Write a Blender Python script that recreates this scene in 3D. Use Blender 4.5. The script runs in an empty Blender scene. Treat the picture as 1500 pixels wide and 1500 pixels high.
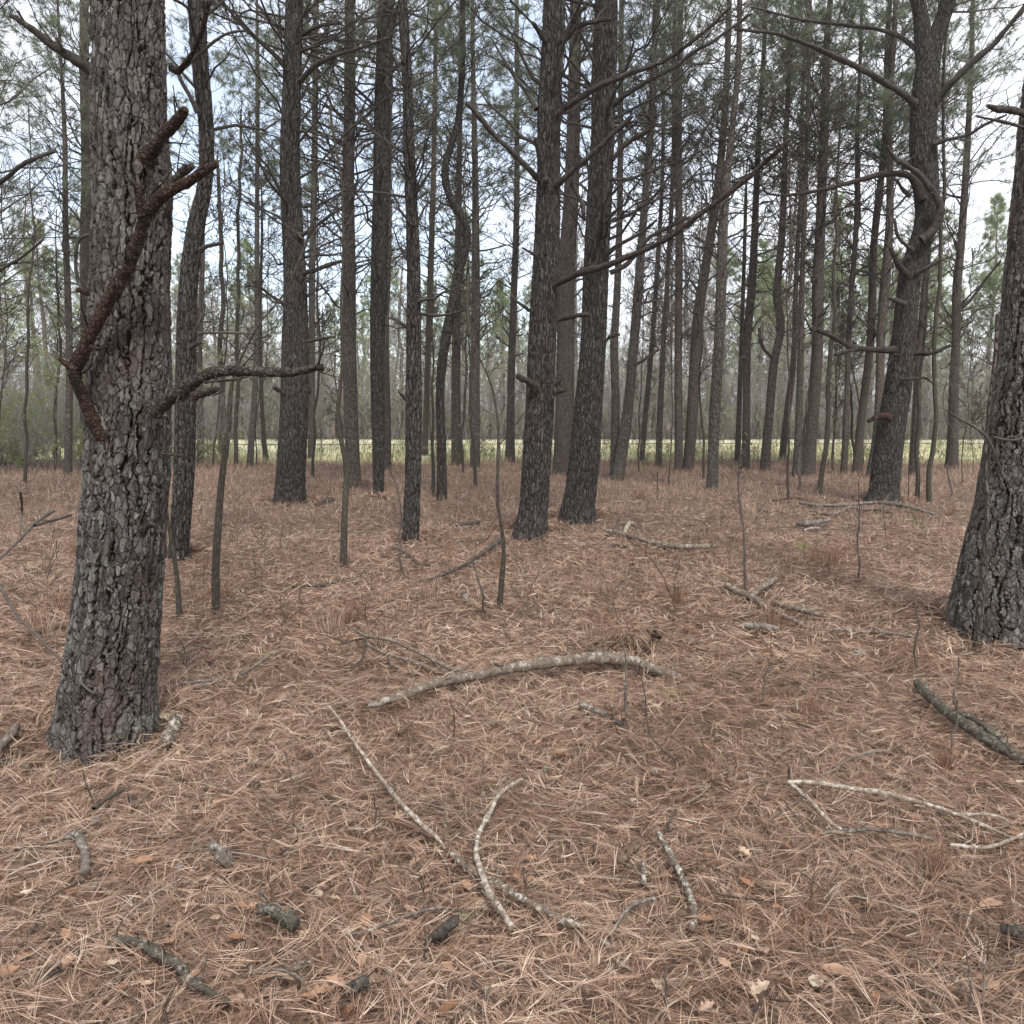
import bpy, math, random
import numpy as np
from mathutils import Vector

SC = bpy.context.scene
COL = SC.collection
PI = math.pi

# ------------------------------------------------------------------ camera
F_PX = 1250.0                    # focal length in pixels of the 1500 px photograph
CAM_H = 1.6
PITCH = math.atan(150 / F_PX)    # camera looks slightly down
CAM = np.array([0.0, 0.0, CAM_H])
FWD = np.array([0.0, math.cos(PITCH), -math.sin(PITCH)])
UPV = np.array([0.0, math.sin(PITCH), math.cos(PITCH)])

cd = bpy.data.cameras.new("camera")
cd.sensor_width = 36.0
cd.lens = F_PX / 1500 * 36.0
cd.clip_start = 0.05
cd.clip_end = 6000
cam = bpy.data.objects.new("camera", cd)
COL.objects.link(cam)
cam.location = CAM
cam.rotation_euler = (PI / 2 - PITCH, 0, 0)
SC.camera = cam


def ray(x, y):
    d = FWD + (x - 750) / F_PX * np.array([1.0, 0, 0]) - (y - 750) / F_PX * UPV
    return d


def at_plane(x, y, Y):
    d = ray(x, y)
    return CAM + d * (Y / d[1])


def px_size(P):
    return float(np.dot(P - CAM, FWD)) / F_PX


# ------------------------------------------------------------------ noise
def _hash(i, j, seed):
    h = (i.astype(np.int64) * 374761393 + j.astype(np.int64) * 668265263 + seed * 1442695041) & 0xFFFFFFFF
    h = ((h ^ (h >> 13)) * 1274126177) & 0xFFFFFFFF
    h = h ^ (h >> 16)
    return (h & 0xFFFFFF) / float(0xFFFFFF)


def vnoise(x, y, seed=0, per=None):
    x = np.asarray(x, float); y = np.asarray(y, float)
    i = np.floor(x).astype(np.int64); j = np.floor(y).astype(np.int64)
    fx = x - i; fy = y - j
    fx = fx * fx * (3 - 2 * fx); fy = fy * fy * (3 - 2 * fy)
    i1 = i + 1
    if per:
        i = i % per; i1 = i1 % per
    a = _hash(i, j, seed); b = _hash(i1, j, seed); c = _hash(i, j + 1, seed); d = _hash(i1, j + 1, seed)
    return (a * (1 - fx) + b * fx) * (1 - fy) + (c * (1 - fx) + d * fx) * fy * 1.0


def worley(x, y, seed, per):
    """edge distance F2-F1, how upright the nearest edge is, and the id of the nearest cell; x is periodic with `per` cells"""
    i0 = np.floor(x).astype(np.int64); j0 = np.floor(y).astype(np.int64)
    f1 = np.full(x.shape, 9.0); f2 = np.full(x.shape, 9.0); cid = np.zeros(x.shape)
    p1 = np.zeros(x.shape + (2,)); p2 = np.zeros(x.shape + (2,))
    for di in (-1, 0, 1):
        for dj in (-1, 0, 1):
            i = i0 + di; j = j0 + dj
            ip = i % per
            px = i + 0.12 + 0.76 * _hash(ip, j, seed); py = j + 0.05 + 0.9 * _hash(ip, j, seed + 7)
            d = np.hypot(px - x, py - y)
            r = _hash(ip, j, seed + 13)
            P = np.stack([px, py], -1)
            near = d < f1; sec = (~near) & (d < f2)
            p2 = np.where(near[..., None], p1, np.where(sec[..., None], P, p2))
            f2 = np.where(near, f1, np.where(sec, d, f2))
            p1 = np.where(near[..., None], P, p1)
            cid = np.where(near, r, cid)
            f1 = np.where(near, d, f1)
    dv = np.abs(p2 - p1)
    return f2 - f1, dv[..., 0] / (dv[..., 0] + dv[..., 1] + 1e-6), cid


MOUNDS = []          # feet of the bigger trunks, where straw and bark flakes pile up
for _x, _y, _w in ((153, 1062, 150), (1466, 915, 165), (776, 782, 52), (845, 758, 56), (425, 733, 48), (1294, 732, 54), (262, 814, 28), (601, 794, 22), (518, 712, 22), (555, 728, 15)):
    _d = ray(_x, _y); _P = CAM + _d * (-CAM_H / _d[2])
    MOUNDS.append((_P[0], _P[1], _w * .5 * px_size(_P)))


def ground_h(x, y):
    x = np.asarray(x, float); y = np.asarray(y, float)
    r = np.hypot(x, y)
    k = np.clip(1 - (r - 19) / 7, 0.0, 1)
    h = (vnoise(x / 1.7, y / 1.7, 1) - .5) * .09 + (vnoise(x / .5, y / .5, 2) - .5) * .06 + (vnoise(x / .19, y / .19, 3) - .5) * .036
    h += (vnoise(x / 5.0, y / 5.0, 4) - .5) * .10
    for bx, by, br in MOUNDS:
        d = np.hypot(x - bx, y - by)
        h = h + .055 * np.exp(-np.clip(d - br, 0, None) / .16)
    return h * k


def gh(x, y):
    return float(ground_h(np.array([x]), np.array([y]))[0])


def on_ground(x, y, lift=0.0):
    d = ray(x, y)
    z = 0.0
    for _ in range(6):
        t = (z + lift - CAM_H) / d[2]
        P = CAM + d * t
        z = gh(P[0], P[1])
    return P


# ------------------------------------------------------------------ mesh helpers
class MB:
    def __init__(self):
        self.v = []; self.f = []; self.m = []; self.a = []; self.n = 0

    def add(self, verts, faces, mat=0, attr=None):
        verts = np.asarray(verts, np.float32).reshape(-1, 3)
        faces = np.asarray(faces, np.int64)
        self.v.append(verts)
        self.f.append(faces + self.n)
        self.m.append(np.full(len(faces), mat, np.int32))
        if attr is None:
            attr = np.zeros(len(verts), np.float32)
        elif np.isscalar(attr):
            attr = np.full(len(verts), attr, np.float32)
        self.a.append(np.asarray(attr, np.float32))
        self.n += len(verts)

    def build(self, name, mats, parent=None, origin=None, smooth=True):
        me = bpy.data.meshes.new(name)
        v = np.concatenate(self.v) if self.v else np.zeros((0, 3), np.float32)
        if origin is not None:
            v = v - np.asarray(origin, np.float32)
        me.vertices.add(len(v)); me.vertices.foreach_set("co", v.astype(np.float32).ravel())
        starts = []; li = []; tot = 0
        for f in self.f:
            n, k = f.shape
            starts.append(tot + np.arange(n) * k); li.append(f.ravel()); tot += n * k
        if tot:
            li = np.concatenate(li).astype(np.int32); starts = np.concatenate(starts).astype(np.int32)
            me.loops.add(tot); me.loops.foreach_set("vertex_index", li)
            me.polygons.add(len(starts)); me.polygons.foreach_set("loop_start", starts)
            me.polygons.foreach_set("material_index", np.concatenate(self.m))
            me.polygons.foreach_set("use_smooth", np.full(len(starts), smooth, bool))
        at = me.attributes.new("rnd", 'FLOAT', 'POINT')
        at.data.foreach_set("value", np.concatenate(self.a))
        me.update(calc_edges=True); me.validate()
        for m in (mats if isinstance(mats, (list, tuple)) else [mats]):
            me.materials.append(m)
        o = bpy.data.objects.new(name, me)
        COL.objects.link(o)
        if parent is not None:
            o.parent = parent
        return o


def norm(v):
    return v / (np.linalg.norm(v, axis=-1, keepdims=True) + 1e-9)


def tubes(mb, P, R, S=5, mat=0, attr=None, cap=False, rough=0.0, rng=None):
    """a batch of N tubes along polylines P (N,K,3) with radii R (N,K)"""
    P = np.asarray(P, float); R = np.asarray(R, float)
    if P.ndim == 2:
        P = P[None]; R = R[None]
    if cap:
        e = norm(P[:, -1:] - P[:, -2:-1]) * R[:, -1:, None]
        P = np.concatenate([P, P[:, -1:] + e * .12, P[:, -1:] + e * .13], 1); R = np.concatenate([R, R[:, -1:] * .86, R[:, -1:] * .02], 1)
    N, K, _ = P.shape
    T = np.empty_like(P)
    T[:, 1:-1] = P[:, 2:] - P[:, :-2]
    T[:, 0] = P[:, 1] - P[:, 0]; T[:, -1] = P[:, -1] - P[:, -2]
    if cap:
        T[:, -1] = P[:, -3] - P[:, -4]; T[:, -2] = T[:, -1]; T[:, -3] = T[:, -1]
    T = norm(T)
    mean = norm(P[:, -1] - P[:, 0])
    ref = np.where((np.abs(mean[:, 2:3]) > .8), np.array([[1.0, .1, 0]]), np.array([[0, .1, 1.0]]))
    A = norm(np.cross(T, ref[:, None, :].repeat(K, 1)))
    B = np.cross(T, A)
    th = np.arange(S) * 2 * PI / S
    RR = R[:, :, None].repeat(S, 2)
    if rough and rng is not None:
        kk, ss = np.meshgrid(np.arange(K), np.arange(S), indexing='ij')
        sd0 = int(rng.integers(1, 9999))
        q = (vnoise(ss * 1.0, kk * .55, sd0, S) - .5) * 1.4 + (vnoise(ss * .5, kk * .2, sd0 + 1, max(1, S // 2)) - .5) * 1.6
        RR = RR * (1 + rough * 1.6 * q[None])
    V = P[:, :, None, :] + RR[..., None] * (np.cos(th)[None, None, :, None] * A[:, :, None, :] + np.sin(th)[None, None, :, None] * B[:, :, None, :])
    base = (np.arange(N) * K * S)[:, None, None]
    k = np.arange(K - 1)[None, :, None]; s = np.arange(S)[None, None, :]
    s2 = (s + 1) % S
    a = base + k * S + s; b = base + k * S + s2; c = base + (k + 1) * S + s2; d = base + (k + 1) * S + s
    F = np.stack([a, b, c, d], -1).reshape(-1, 4)
    at = None
    if attr is not None:
        at = np.repeat(np.asarray(attr, np.float32), K * S) if np.ndim(attr) else attr
    mb.add(V.reshape(-1, 3), F, mat, at)


def smooth_line(pts, n):
    """Catmull-Rom through the rows of pts, n samples"""
    p = np.asarray(pts, float)
    if len(p) < 3:
        t = np.linspace(0, 1, n)[:, None]
        return p[0] * (1 - t) + p[-1] * t
    q = np.vstack([2 * p[0] - p[1], p, 2 * p[-1] - p[-2]])
    seg = np.linalg.norm(np.diff(p[:, :3], axis=0), axis=1) + 1e-6
    cum = np.concatenate([[0], np.cumsum(seg)])
    s = np.linspace(0, cum[-1], n)
    i = np.clip(np.searchsorted(cum, s, side='right') - 1, 0, len(p) - 2)
    t = ((s - cum[i]) / seg[i])[:, None]
    a, b, c, d = q[i], q[i + 1], q[i + 2], q[i + 3]
    return .5 * ((2 * b) + (-a + c) * t + (2 * a - 5 * b + 4 * c - d) * t ** 2 + (-a + 3 * b - 3 * c + d) * t ** 3)


def empty(name, loc):
    o = bpy.data.objects.new(name, None)
    o.empty_display_size = .2
    COL.objects.link(o)
    o.location = [float(c) for c in loc]
    return o


def tag(o, label=None, cat=None, group=None, kind=None):
    if label: o["label"] = label
    if cat: o["category"] = cat
    if group: o["group"] = group
    if kind: o["kind"] = kind
    return o


# ------------------------------------------------------------------ materials
def mat_new(name):
    m = bpy.data.materials.new(name)
    m.use_nodes = True
    nt = m.node_tree
    nt.nodes.clear()
    out = nt.nodes.new("ShaderNodeOutputMaterial")
    b = nt.nodes.new("ShaderNodeBsdfPrincipled")
    b.inputs["Roughness"].default_value = .85
    b.inputs["Specular IOR Level"].default_value = .15
    nt.links.new(b.outputs[0], out.inputs[0])
    return m, nt, b


def N(nt, t, **kw):
    n = nt.nodes.new(t)
    for k, v in kw.items():
        setattr(n, k, v)
    return n


def ramp(nt, fac, stops, interp='LINEAR'):
    r = nt.nodes.new("ShaderNodeValToRGB")
    r.color_ramp.interpolation = interp
    el = r.color_ramp.elements
    while len(el) < len(stops):
        el.new(.5)
    for e, (p, c) in zip(el, stops):
        e.position = p; e.color = (c[0], c[1], c[2], 1)
    nt.links.new(fac, r.inputs[0])
    return r.outputs[0]


def noise(nt, vec, scale, detail=4, rough=.6, out="Fac"):
    n = nt.nodes.new("ShaderNodeTexNoise")
    n.inputs["Scale"].default_value = scale; n.inputs["Detail"].default_value = detail; n.inputs["Roughness"].default_value = rough
    if vec is not None:
        nt.links.new(vec, n.inputs["Vector"])
    return n.outputs[out]


def mapping(nt, vec, scale=(1, 1, 1), loc=None):
    n = nt.nodes.new("ShaderNodeMapping")
    n.inputs["Scale"].default_value = scale
    if loc is not None:
        nt.links.new(loc, n.inputs["Location"])
    nt.links.new(vec, n.inputs["Vector"])
    return n.outputs[0]


def mix(nt, fac, a, b, mode='MIX'):
    n = nt.nodes.new("ShaderNodeMix"); n.data_type = 'RGBA'; n.blend_type = mode
    for s, v in ((n.inputs[0], fac), (n.inputs[6], a), (n.inputs[7], b)):
        if isinstance(v, (int, float)): s.default_value = v
        elif isinstance(v, tuple): s.default_value = (*v, 1)
        else: nt.links.new(v, s)
    return n.outputs[2]


def bump(nt, b, h, dist, strength=1.0):
    n = nt.nodes.new("ShaderNodeBump")
    n.inputs["Distance"].default_value = dist; n.inputs["Strength"].default_value = strength
    nt.links.new(h, n.inputs["Height"])
    nt.links.new(n.outputs[0], b.inputs["Normal"])


def bark_material(name, grey, brown, red, cell=.05, use_attr=False, dist=.012, red_amt=.5, lichen=0.0, tall=1.0):
    m, nt, b = mat_new(name)
    tc = N(nt, "ShaderNodeTexCoord").outputs["Object"]
    oi = N(nt, "ShaderNodeObjectInfo")
    warp = noise(nt, mapping(nt, tc, (9, 9, 4)), 1.0, 3, .6, "Color")
    wv = N(nt, "ShaderNodeVectorMath", operation='MULTIPLY_ADD')
    nt.links.new(warp, wv.inputs[0]); wv.inputs[1].default_value = (.04, .04, .12); nt.links.new(tc, wv.inputs[2])
    v = N(nt, "ShaderNodeTexVoronoi", feature='DISTANCE_TO_EDGE')
    v.inputs["Scale"].default_value = 1.0
    nt.links.new(mapping(nt, wv.outputs[0], (1 / cell, 1 / cell, .38 / cell / tall)), v.inputs["Vector"])
    plate = ramp(nt, v.outputs["Distance"], [(.0, (0, 0, 0)), (.16, (.75, .75, .75)), (.5, (1, 1, 1))])
    fine = noise(nt, mapping(nt, tc, (60, 60, 22)), 1.0, 5, .65)
    big = noise(nt, mapping(nt, tc, (3.2, 3.2, 1.3)), 1.0, 3, .6)
    attr = N(nt, "ShaderNodeAttribute", attribute_name="rnd").outputs["Fac"]
    fl = N(nt, "ShaderNodeTexVoronoi", feature='F1'); fl.inputs["Scale"].default_value = 1.0
    fe = N(nt, "ShaderNodeTexVoronoi", feature='DISTANCE_TO_EDGE'); fe.inputs["Scale"].default_value = 1.0
    fc = cell * .42
    fm = mapping(nt, wv.outputs[0], (1 / fc, 1 / fc, .50 / fc / tall))
    nt.links.new(fm, fl.inputs["Vector"]); nt.links.new(fm, fe.inputs["Vector"])
    tone = N(nt, "ShaderNodeSeparateColor"); nt.links.new(fl.outputs["Color"], tone.inputs[0])
    flake = ramp(nt, tone.outputs[0], [(0, tuple(x * .42 for x in grey)), (.35, tuple(x * .80 for x in grey)), (.7, tuple(x * 1.1 for x in grey)), (1, tuple(x * 1.55 for x in grey))])
    c = mix(nt, ramp(nt, fine, [(.3, (0, 0, 0)), (.7, (1, 1, 1))]), mix(nt, .5, flake, brown), flake)
    joint = ramp(nt, fe.outputs["Distance"], [(.0, (0, 0, 0)), (.10, (1, 1, 1))])
    c = mix(nt, joint, mix(nt, .72, c, brown), c)
    rm = N(nt, "ShaderNodeMath", operation='MULTIPLY_ADD')     # tree to tree difference in how red the bark is
    nt.links.new(oi.outputs["Random"], rm.inputs[0]); rm.inputs[1].default_value = .22; nt.links.new(big, rm.inputs[2])
    redfac = ramp(nt, rm.outputs[0], [(.52, (0, 0, 0)), (.74, (red_amt,) * 3)])
    c = mix(nt, redfac, c, red)
    if lichen:
        lf = ramp(nt, noise(nt, mapping(nt, tc, (7, 7, 4)), 1.0, 5, .7), [(.60, (0, 0, 0)), (.66, (lichen,) * 3)])
        c = mix(nt, lf, c, (.26, .29, .24))
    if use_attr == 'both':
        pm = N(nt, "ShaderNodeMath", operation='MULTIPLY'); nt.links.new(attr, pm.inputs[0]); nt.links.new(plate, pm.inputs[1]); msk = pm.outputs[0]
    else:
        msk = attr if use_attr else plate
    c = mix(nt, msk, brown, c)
    nt.links.new(c, b.inputs["Base Color"])
    h = N(nt, "ShaderNodeMath", operation='MULTIPLY_ADD')
    nt.links.new(fine, h.inputs[0]); h.inputs[1].default_value = .35
    if use_attr is True: nt.links.new(joint, h.inputs[2])
    else: nt.links.new(plate, h.inputs[2])
    bump(nt, b, h.outputs[0], dist * (.6 if use_attr is True else 1.0), .9)
    b.inputs["Roughness"].default_value = .9
    return m


GREY = (.150, .138, .124)
M = {}
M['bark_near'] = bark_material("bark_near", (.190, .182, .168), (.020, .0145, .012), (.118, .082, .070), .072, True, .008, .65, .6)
M['bark'] = bark_material("bark", (.165, .155, .138), (.052, .044, .037), (.140, .106, .088), .045, False, .014, .75, .3)
M['bark_red'] = bark_material("bark_red", (.155, .138, .121), (.050, .040, .034), (.138, .100, .082), .036, False, .012, .8)
M['bark_smooth'] = bark_material("bark_smooth", (.105, .096, .078), (.050, .042, .033), (.080, .078, .052), .03, False, .004, .6, .6)
M['bark_far'] = bark_material("bark_far", (.21, .19, .165), (.12, .10, .085), (.18, .12, .095), .09, False, .01, .6)  # far bark lightened, distance haze put into the colour


def wood_material(name, c0, c1, c2=None, amt=.5, scale=14, bumpd=.003, stretch=None, rand=.0):
    m, nt, b = mat_new(name)
    tc = N(nt, "ShaderNodeTexCoord").outputs["Object"]
    f = noise(nt, tc, scale, 6, .7)
    c = mix(nt, ramp(nt, f, [(.32, (0, 0, 0)), (.68, (1, 1, 1))]), c0, c1)
    if c2:
        p = noise(nt, tc, scale * .55, 5, .75)
        c = mix(nt, ramp(nt, p, [(.62 - .22 * amt, (0, 0, 0)), (.70 - .22 * amt, (1, 1, 1))]), c, c2)
    nt.links.new(c, b.inputs["Base Color"])
    bump(nt, b, noise(nt, tc, scale * 5, 5, .7), bumpd, .8)
    return m


M['branch_red'] = bark_material('branch_red', (.078, .052, .041), (.022, .014, .011), (.098, .054, .040), .019, False, .006, .8, .35, .38)
M['branch_grey'] = bark_material('branch_grey', (.098, .087, .077), (.026, .020, .017), (.088, .054, .042), .026, False, .005, .6, .35, .38)
M['deadwood'] = wood_material("deadwood", (.028, .024, .021), (.082, .072, .063), (.12, .11, .098), .2, 22, .003)
M['twig'] = wood_material("twig", (.060, .050, .043), (.125, .107, .093), None, .5, 9, .001)
M['twig_far'] = wood_material("twig_far", (.22, .205, .185), (.36, .338, .308), None, .5, 3, .001)  # paled twig colour stands in for haze and sky light
M['stick_pale'] = wood_material("stick_pale", (.13, .098, .073), (.34, .285, .23), (.50, .46, .39), .50, 60, .004)
M['stick_lichen'] = wood_material("stick_lichen", (.08, .060, .047), (.20, .16, .125), (.46, .44, .38), .45, 70, .005)
M['stick_grey'] = wood_material("stick_grey", (.075, .062, .052), (.215, .185, .157), (.34, .32, .28), .35, 50, .005)
M['stick_log'] = wood_material("stick_log", (.075, .056, .044), (.22, .178, .142), (.34, .305, .255), .42, 45, .006)
M['stick_dark'] = wood_material("stick_dark", (.032, .027, .023), (.105, .090, .076), (.17, .155, .135), .25, 45, .004)
M['stick_moss'] = wood_material("stick_moss", (.035, .030, .024), (.115, .100, .079), (.235, .225, .185), .38, 55, .004)
M['stick_brown'] = wood_material("stick_brown", (.075, .045, .033), (.16, .10, .075), None, .3, 20, .003)
M['cut_wood'] = wood_material("cut_wood", (.42, .32, .22), (.60, .48, .35), None, .3, 30, .002)
M['rotten'] = wood_material("rotten", (.075, .05, .036), (.19, .125, .09), (.26, .22, .175), .25, 16, .006)


def attr_material(name, stops, trans=.25, rough=.7, patch=None, interp='LINEAR', spec=.15):
    """colour picked per needle / blade / leaf from the mesh's own random value"""
    m, nt, b = mat_new(name)
    a = N(nt, "ShaderNodeAttribute", attribute_name="rnd").outputs["Fac"]
    c = ramp(nt, a, stops, interp)
    if patch:
        tc = N(nt, "ShaderNodeTexCoord").outputs["Object"]
        p = ramp(nt, noise(nt, tc, patch[0], 3, .6), [(.35, (0, 0, 0)), (.70, (patch[2],) * 3)])
        c = mix(nt, p, c, patch[1], patch[3] if len(patch) > 3 else 'MIX')
    nt.links.new(c, b.inputs["Base Color"])
    b.inputs["Roughness"].default_value = rough
    b.inputs["Specular IOR Level"].default_value = spec
    if trans:
        out = [n for n in nt.nodes if n.type == 'OUTPUT_MATERIAL'][0]
        t = N(nt, "ShaderNodeBsdfTranslucent"); nt.links.new(c, t.inputs[0])
        ms = N(nt, "ShaderNodeMixShader"); ms.inputs[0].default_value = trans
        nt.links.new(b.outputs[0], ms.inputs[1]); nt.links.new(t.outputs[0], ms.inputs[2])
        nt.links.new(ms.outputs[0], out.inputs[0])
    return m


M['litter'] = attr_material("pine_straw", [(0, (.036, .019, .013)), (.22, (.15, .080, .051)), (.5, (.330, .208, .145)), (.75, (.48, .345, .252)), (1, (.70, .57, .45))],
                            .0, .6, (1.1, (.46, .345, .265), .18))
M['grass_dry'] = attr_material("dry_grass", [(0, (.20, .125, .09)), (.5, (.38, .265, .20)), (1, (.60, .48, .38))], .3)
M['tuft_dry'] = attr_material("tuft_dry", [(0, (.13, .07, .045)), (.5, (.26, .15, .10)), (1, (.38, .25, .17))], .2)
M['needle'] = attr_material("pine_needle", [(0, (.115, .138, .095)), (.5, (.195, .230, .150)), (.85, (.27, .305, .20)), (1, (.32, .28, .19))], .48, .55)
M['needle_far'] = attr_material("pine_needle_far", [(0, (.21, .25, .14)), (.5, (.32, .37, .20)), (1, (.46, .50, .28))], .4, .6)  # greens paled to paint in the haze of distance
M['leaf_green'] = attr_material("leaf_green", [(0, (.19, .24, .10)), (.6, (.33, .39, .16)), (1, (.50, .52, .24))], .45, .6)
M['needle_dead'] = attr_material("needle_dead", [(0, (.12, .05, .035)), (1, (.26, .13, .09))], .2)
M['leaf'] = attr_material("dead_leaf", [(0, (.15, .075, .045)), (.3, (.33, .18, .105)), (.6, (.44, .28, .19)), (.85, (.54, .41, .30)), (1, (.66, .60, .48))], .2, .55)
M['moss'] = attr_material("pale_moss", [(0, (.22, .26, .15)), (1, (.42, .46, .30))], .3)
M['field_grass'] = attr_material("field_grass", [(0, (.32, .31, .16)), (.5, (.54, .51, .30)), (1, (.72, .66, .46))], .4)


def ground_material():
    m, nt, b = mat_new("needle_floor")
    tc = N(nt, "ShaderNodeTexCoord").outputs["Object"]
    big = noise(nt, tc, .9, 4, .6)
    mid = noise(nt, tc, 7, 5, .65)
    c = mix(nt, big, (.060, .036, .027), (.125, .082, .061))
    # short streaks lying every way, three directions
    hh = None
    for i, ang in enumerate((.3, 1.4, 2.5)):
        mp = N(nt, "ShaderNodeMapping"); mp.inputs["Rotation"].default_value = (0, 0, ang); mp.inputs["Scale"].default_value = (8, 190, 1)
        nt.links.new(tc, mp.inputs["Vector"])
        s = noise(nt, mp.outputs[0], 1.0, 2, .5)
        if hh is None: hh = s
        else:
            mx = N(nt, "ShaderNodeMath", operation='MAXIMUM'); nt.links.new(hh, mx.inputs[0]); nt.links.new(s, mx.inputs[1]); hh = mx.outputs[0]
    c = mix(nt, ramp(nt, hh, [(.45, (0, 0, 0)), (.75, (1, 1, 1))]), mix(nt, .45, c, (.05, .03, .022)), mix(nt, .5, c, (.48, .34, .26)))
    c = mix(nt, ramp(nt, mid, [(.60, (0, 0, 0)), (.8, (.5, .5, .5))]), c, (.33, .25, .19))
    nt.links.new(c, b.inputs["Base Color"])
    bump(nt, b, hh, .02, .8)
    b.inputs["Roughness"].default_value = .95
    return m


M['ground'] = ground_material()


def simple(name, c0, c1, scale, bd=.01):
    m, nt, b = mat_new(name)
    tc = N(nt, "ShaderNodeTexCoord").outputs["Object"]
    f = noise(nt, tc, scale, 6, .65)
    nt.links.new(mix(nt, ramp(nt, f, [(.3, (0, 0, 0)), (.7, (1, 1, 1))]), c0, c1), b.inputs["Base Color"])
    bump(nt, b, f, bd, .6)
    return m


M['field'] = simple("field", (.42, .42, .24), (.62, .58, .40), .8, .05)
M['path'] = simple("gravel_path", (.42, .40, .30), (.58, .55, .42), 2.5, .02)
M['chip'] = simple("bark_chip", (.13, .118, .105), (.30, .275, .245), 30, .003)

# ------------------------------------------------------------------ world and sun
SUN_EL, SUN_AZ = math.radians(55), math.radians(166)    # azimuth clockwise from +Y
w = bpy.data.worlds.new("World"); SC.world = w
w.use_nodes = True
nt = w.node_tree; nt.nodes.clear()
out = nt.nodes.new("ShaderNodeOutputWorld"); bg = nt.nodes.new("ShaderNodeBackground")
nt.links.new(bg.outputs[0], out.inputs[0])
sky = nt.nodes.new("ShaderNodeTexSky"); sky.sky_type = 'NISHITA'; sky.sun_disc = False
sky.sun_elevation = SUN_EL; sky.sun_rotation = SUN_AZ
gen = nt.nodes.new("ShaderNodeTexCoord").outputs["Generated"]
cl = noise(nt, mapping(nt, gen, (3.0, 3.0, 7.0)), 1.0, 6, .58)
# the one wide break in the overcast, low ahead and to the left
dt = N(nt, "ShaderNodeVectorMath", operation='DOT_PRODUCT'); nt.links.new(gen, dt.inputs[0])
d0 = Vector((-.20, 1, .17)).normalized(); dt.inputs[1].default_value = d0
brk = N(nt, "ShaderNodeMapRange"); nt.links.new(dt.outputs["Value"], brk.inputs[0])
brk.inputs[1].default_value = .86; brk.inputs[2].default_value = 1.0; brk.inputs[3].default_value = .22; brk.inputs[4].default_value = -.30
sm = N(nt, "ShaderNodeMath", operation='ADD'); nt.links.new(cl, sm.inputs[0]); nt.links.new(brk.outputs[0], sm.inputs[1])
cover = ramp(nt, sm.outputs[0], [(.24, (.46, .46, .46)), (.52, (1, 1, 1))])
shade = noise(nt, mapping(nt, gen, (2, 2, 5), None), 2.0, 5, .6)
cloud = mix(nt, shade, (4.5, 4.65, 5.15), (6.4, 6.5, 6.8))
skyb = mix(nt, 1.0, sky.outputs[0], (1.25, 1.25, 1.2), 'MULTIPLY')
nt.links.new(mix(nt, cover, skyb, cloud), bg.inputs[0])
bg.inputs[1].default_value = .10

sd = bpy.data.lights.new("sun", 'SUN'); sd.energy = 1.5; sd.angle = math.radians(10); sd.color = (1, .96, .90)
so = bpy.data.objects.new("sun", sd); COL.objects.link(so)
sdir = Vector((math.sin(SUN_AZ) * math.cos(SUN_EL), math.cos(SUN_AZ) * math.cos(SUN_EL), math.sin(SUN_EL)))
so.rotation_euler = sdir.to_track_quat('Z', 'Y').to_euler()
so.location = (0, -10, 30)

vs = SC.view_settings
vs.view_transform = 'Standard'; vs.look = 'None'; vs.gamma = 1; vs.use_curve_mapping = False
vs.exposure = 1.25
SC.cycles.max_bounces = 5; SC.cycles.diffuse_bounces = 3; SC.cycles.transparent_max_bounces = 4
SC.cycles.use_denoising = True

# ------------------------------------------------------------------ ground
def spaced(lo, hi, fine_lo, fine_hi, step, grow=1.12):
    a = list(np.arange(fine_lo, fine_hi, step))
    s = step; p = a[-1]
    while p < hi:
        s *= grow; p = min(p + s, hi); a.append(p)
    s = step; p = a[0]
    while p > lo:
        s *= grow; p = max(p - s, lo); a.insert(0, p)
    return np.array(a)


gx = spaced(-2500, 2500, -5.5, 5.5, .035, 1.07); gy = spaced(-400, 4500, 1.2, 11, .035, 1.04)
XX, YY = np.meshgrid(gx, gy)
fade = np.clip((40 - np.hypot(XX, YY)) / 20, 0, 1)
ZZ = ground_h(XX, YY) + fade * ((vnoise(XX / .07, YY / .07, 5) - .5) * .016)
ny, nx = XX.shape
idx = np.arange(ny * nx).reshape(ny, nx)
fq = np.stack([idx[:-1, :-1], idx[:-1, 1:], idx[1:, 1:], idx[1:, :-1]], -1).reshape(-1, 4)
mb = MB(); mb.add(np.stack([XX, YY, ZZ], -1).reshape(-1, 3), fq)
tag(mb.build("ground", M['ground']), None, None, None, 'structure')


def sheet(name, x0, x1, y0f, y1f, z, mat, n=120):
    xs = np.linspace(x0, x1, n); mb = MB()
    lo = np.stack([xs, [y0f(x) for x in xs], np.full(n, z)], -1); hi = np.stack([xs, [y1f(x) for x in xs], np.full(n, z)], -1)
    v = np.concatenate([lo, hi]); i = np.arange(n - 1)
    mb.add(v, np.stack([i, i + 1, i + 1 + n, i + n], -1))
    return tag(mb.build(name, mat), None, None, None, 'structure')


def field_edge(x):
    return 26.5 + 1.2 * math.sin(x * .33) + .8 * math.sin(x * .9 + 1)


sheet("field", -90, 90, field_edge, lambda x: 46.5, .010, M['field'])
sheet("path", -90, 90, lambda x: 39.3 + .02 * x + .5 * math.sin(x * .1), lambda x: 42.3 + .02 * x + .5 * math.sin(x * .1), .05, M['path'])

rs = np.random.default_rng(11)


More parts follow.
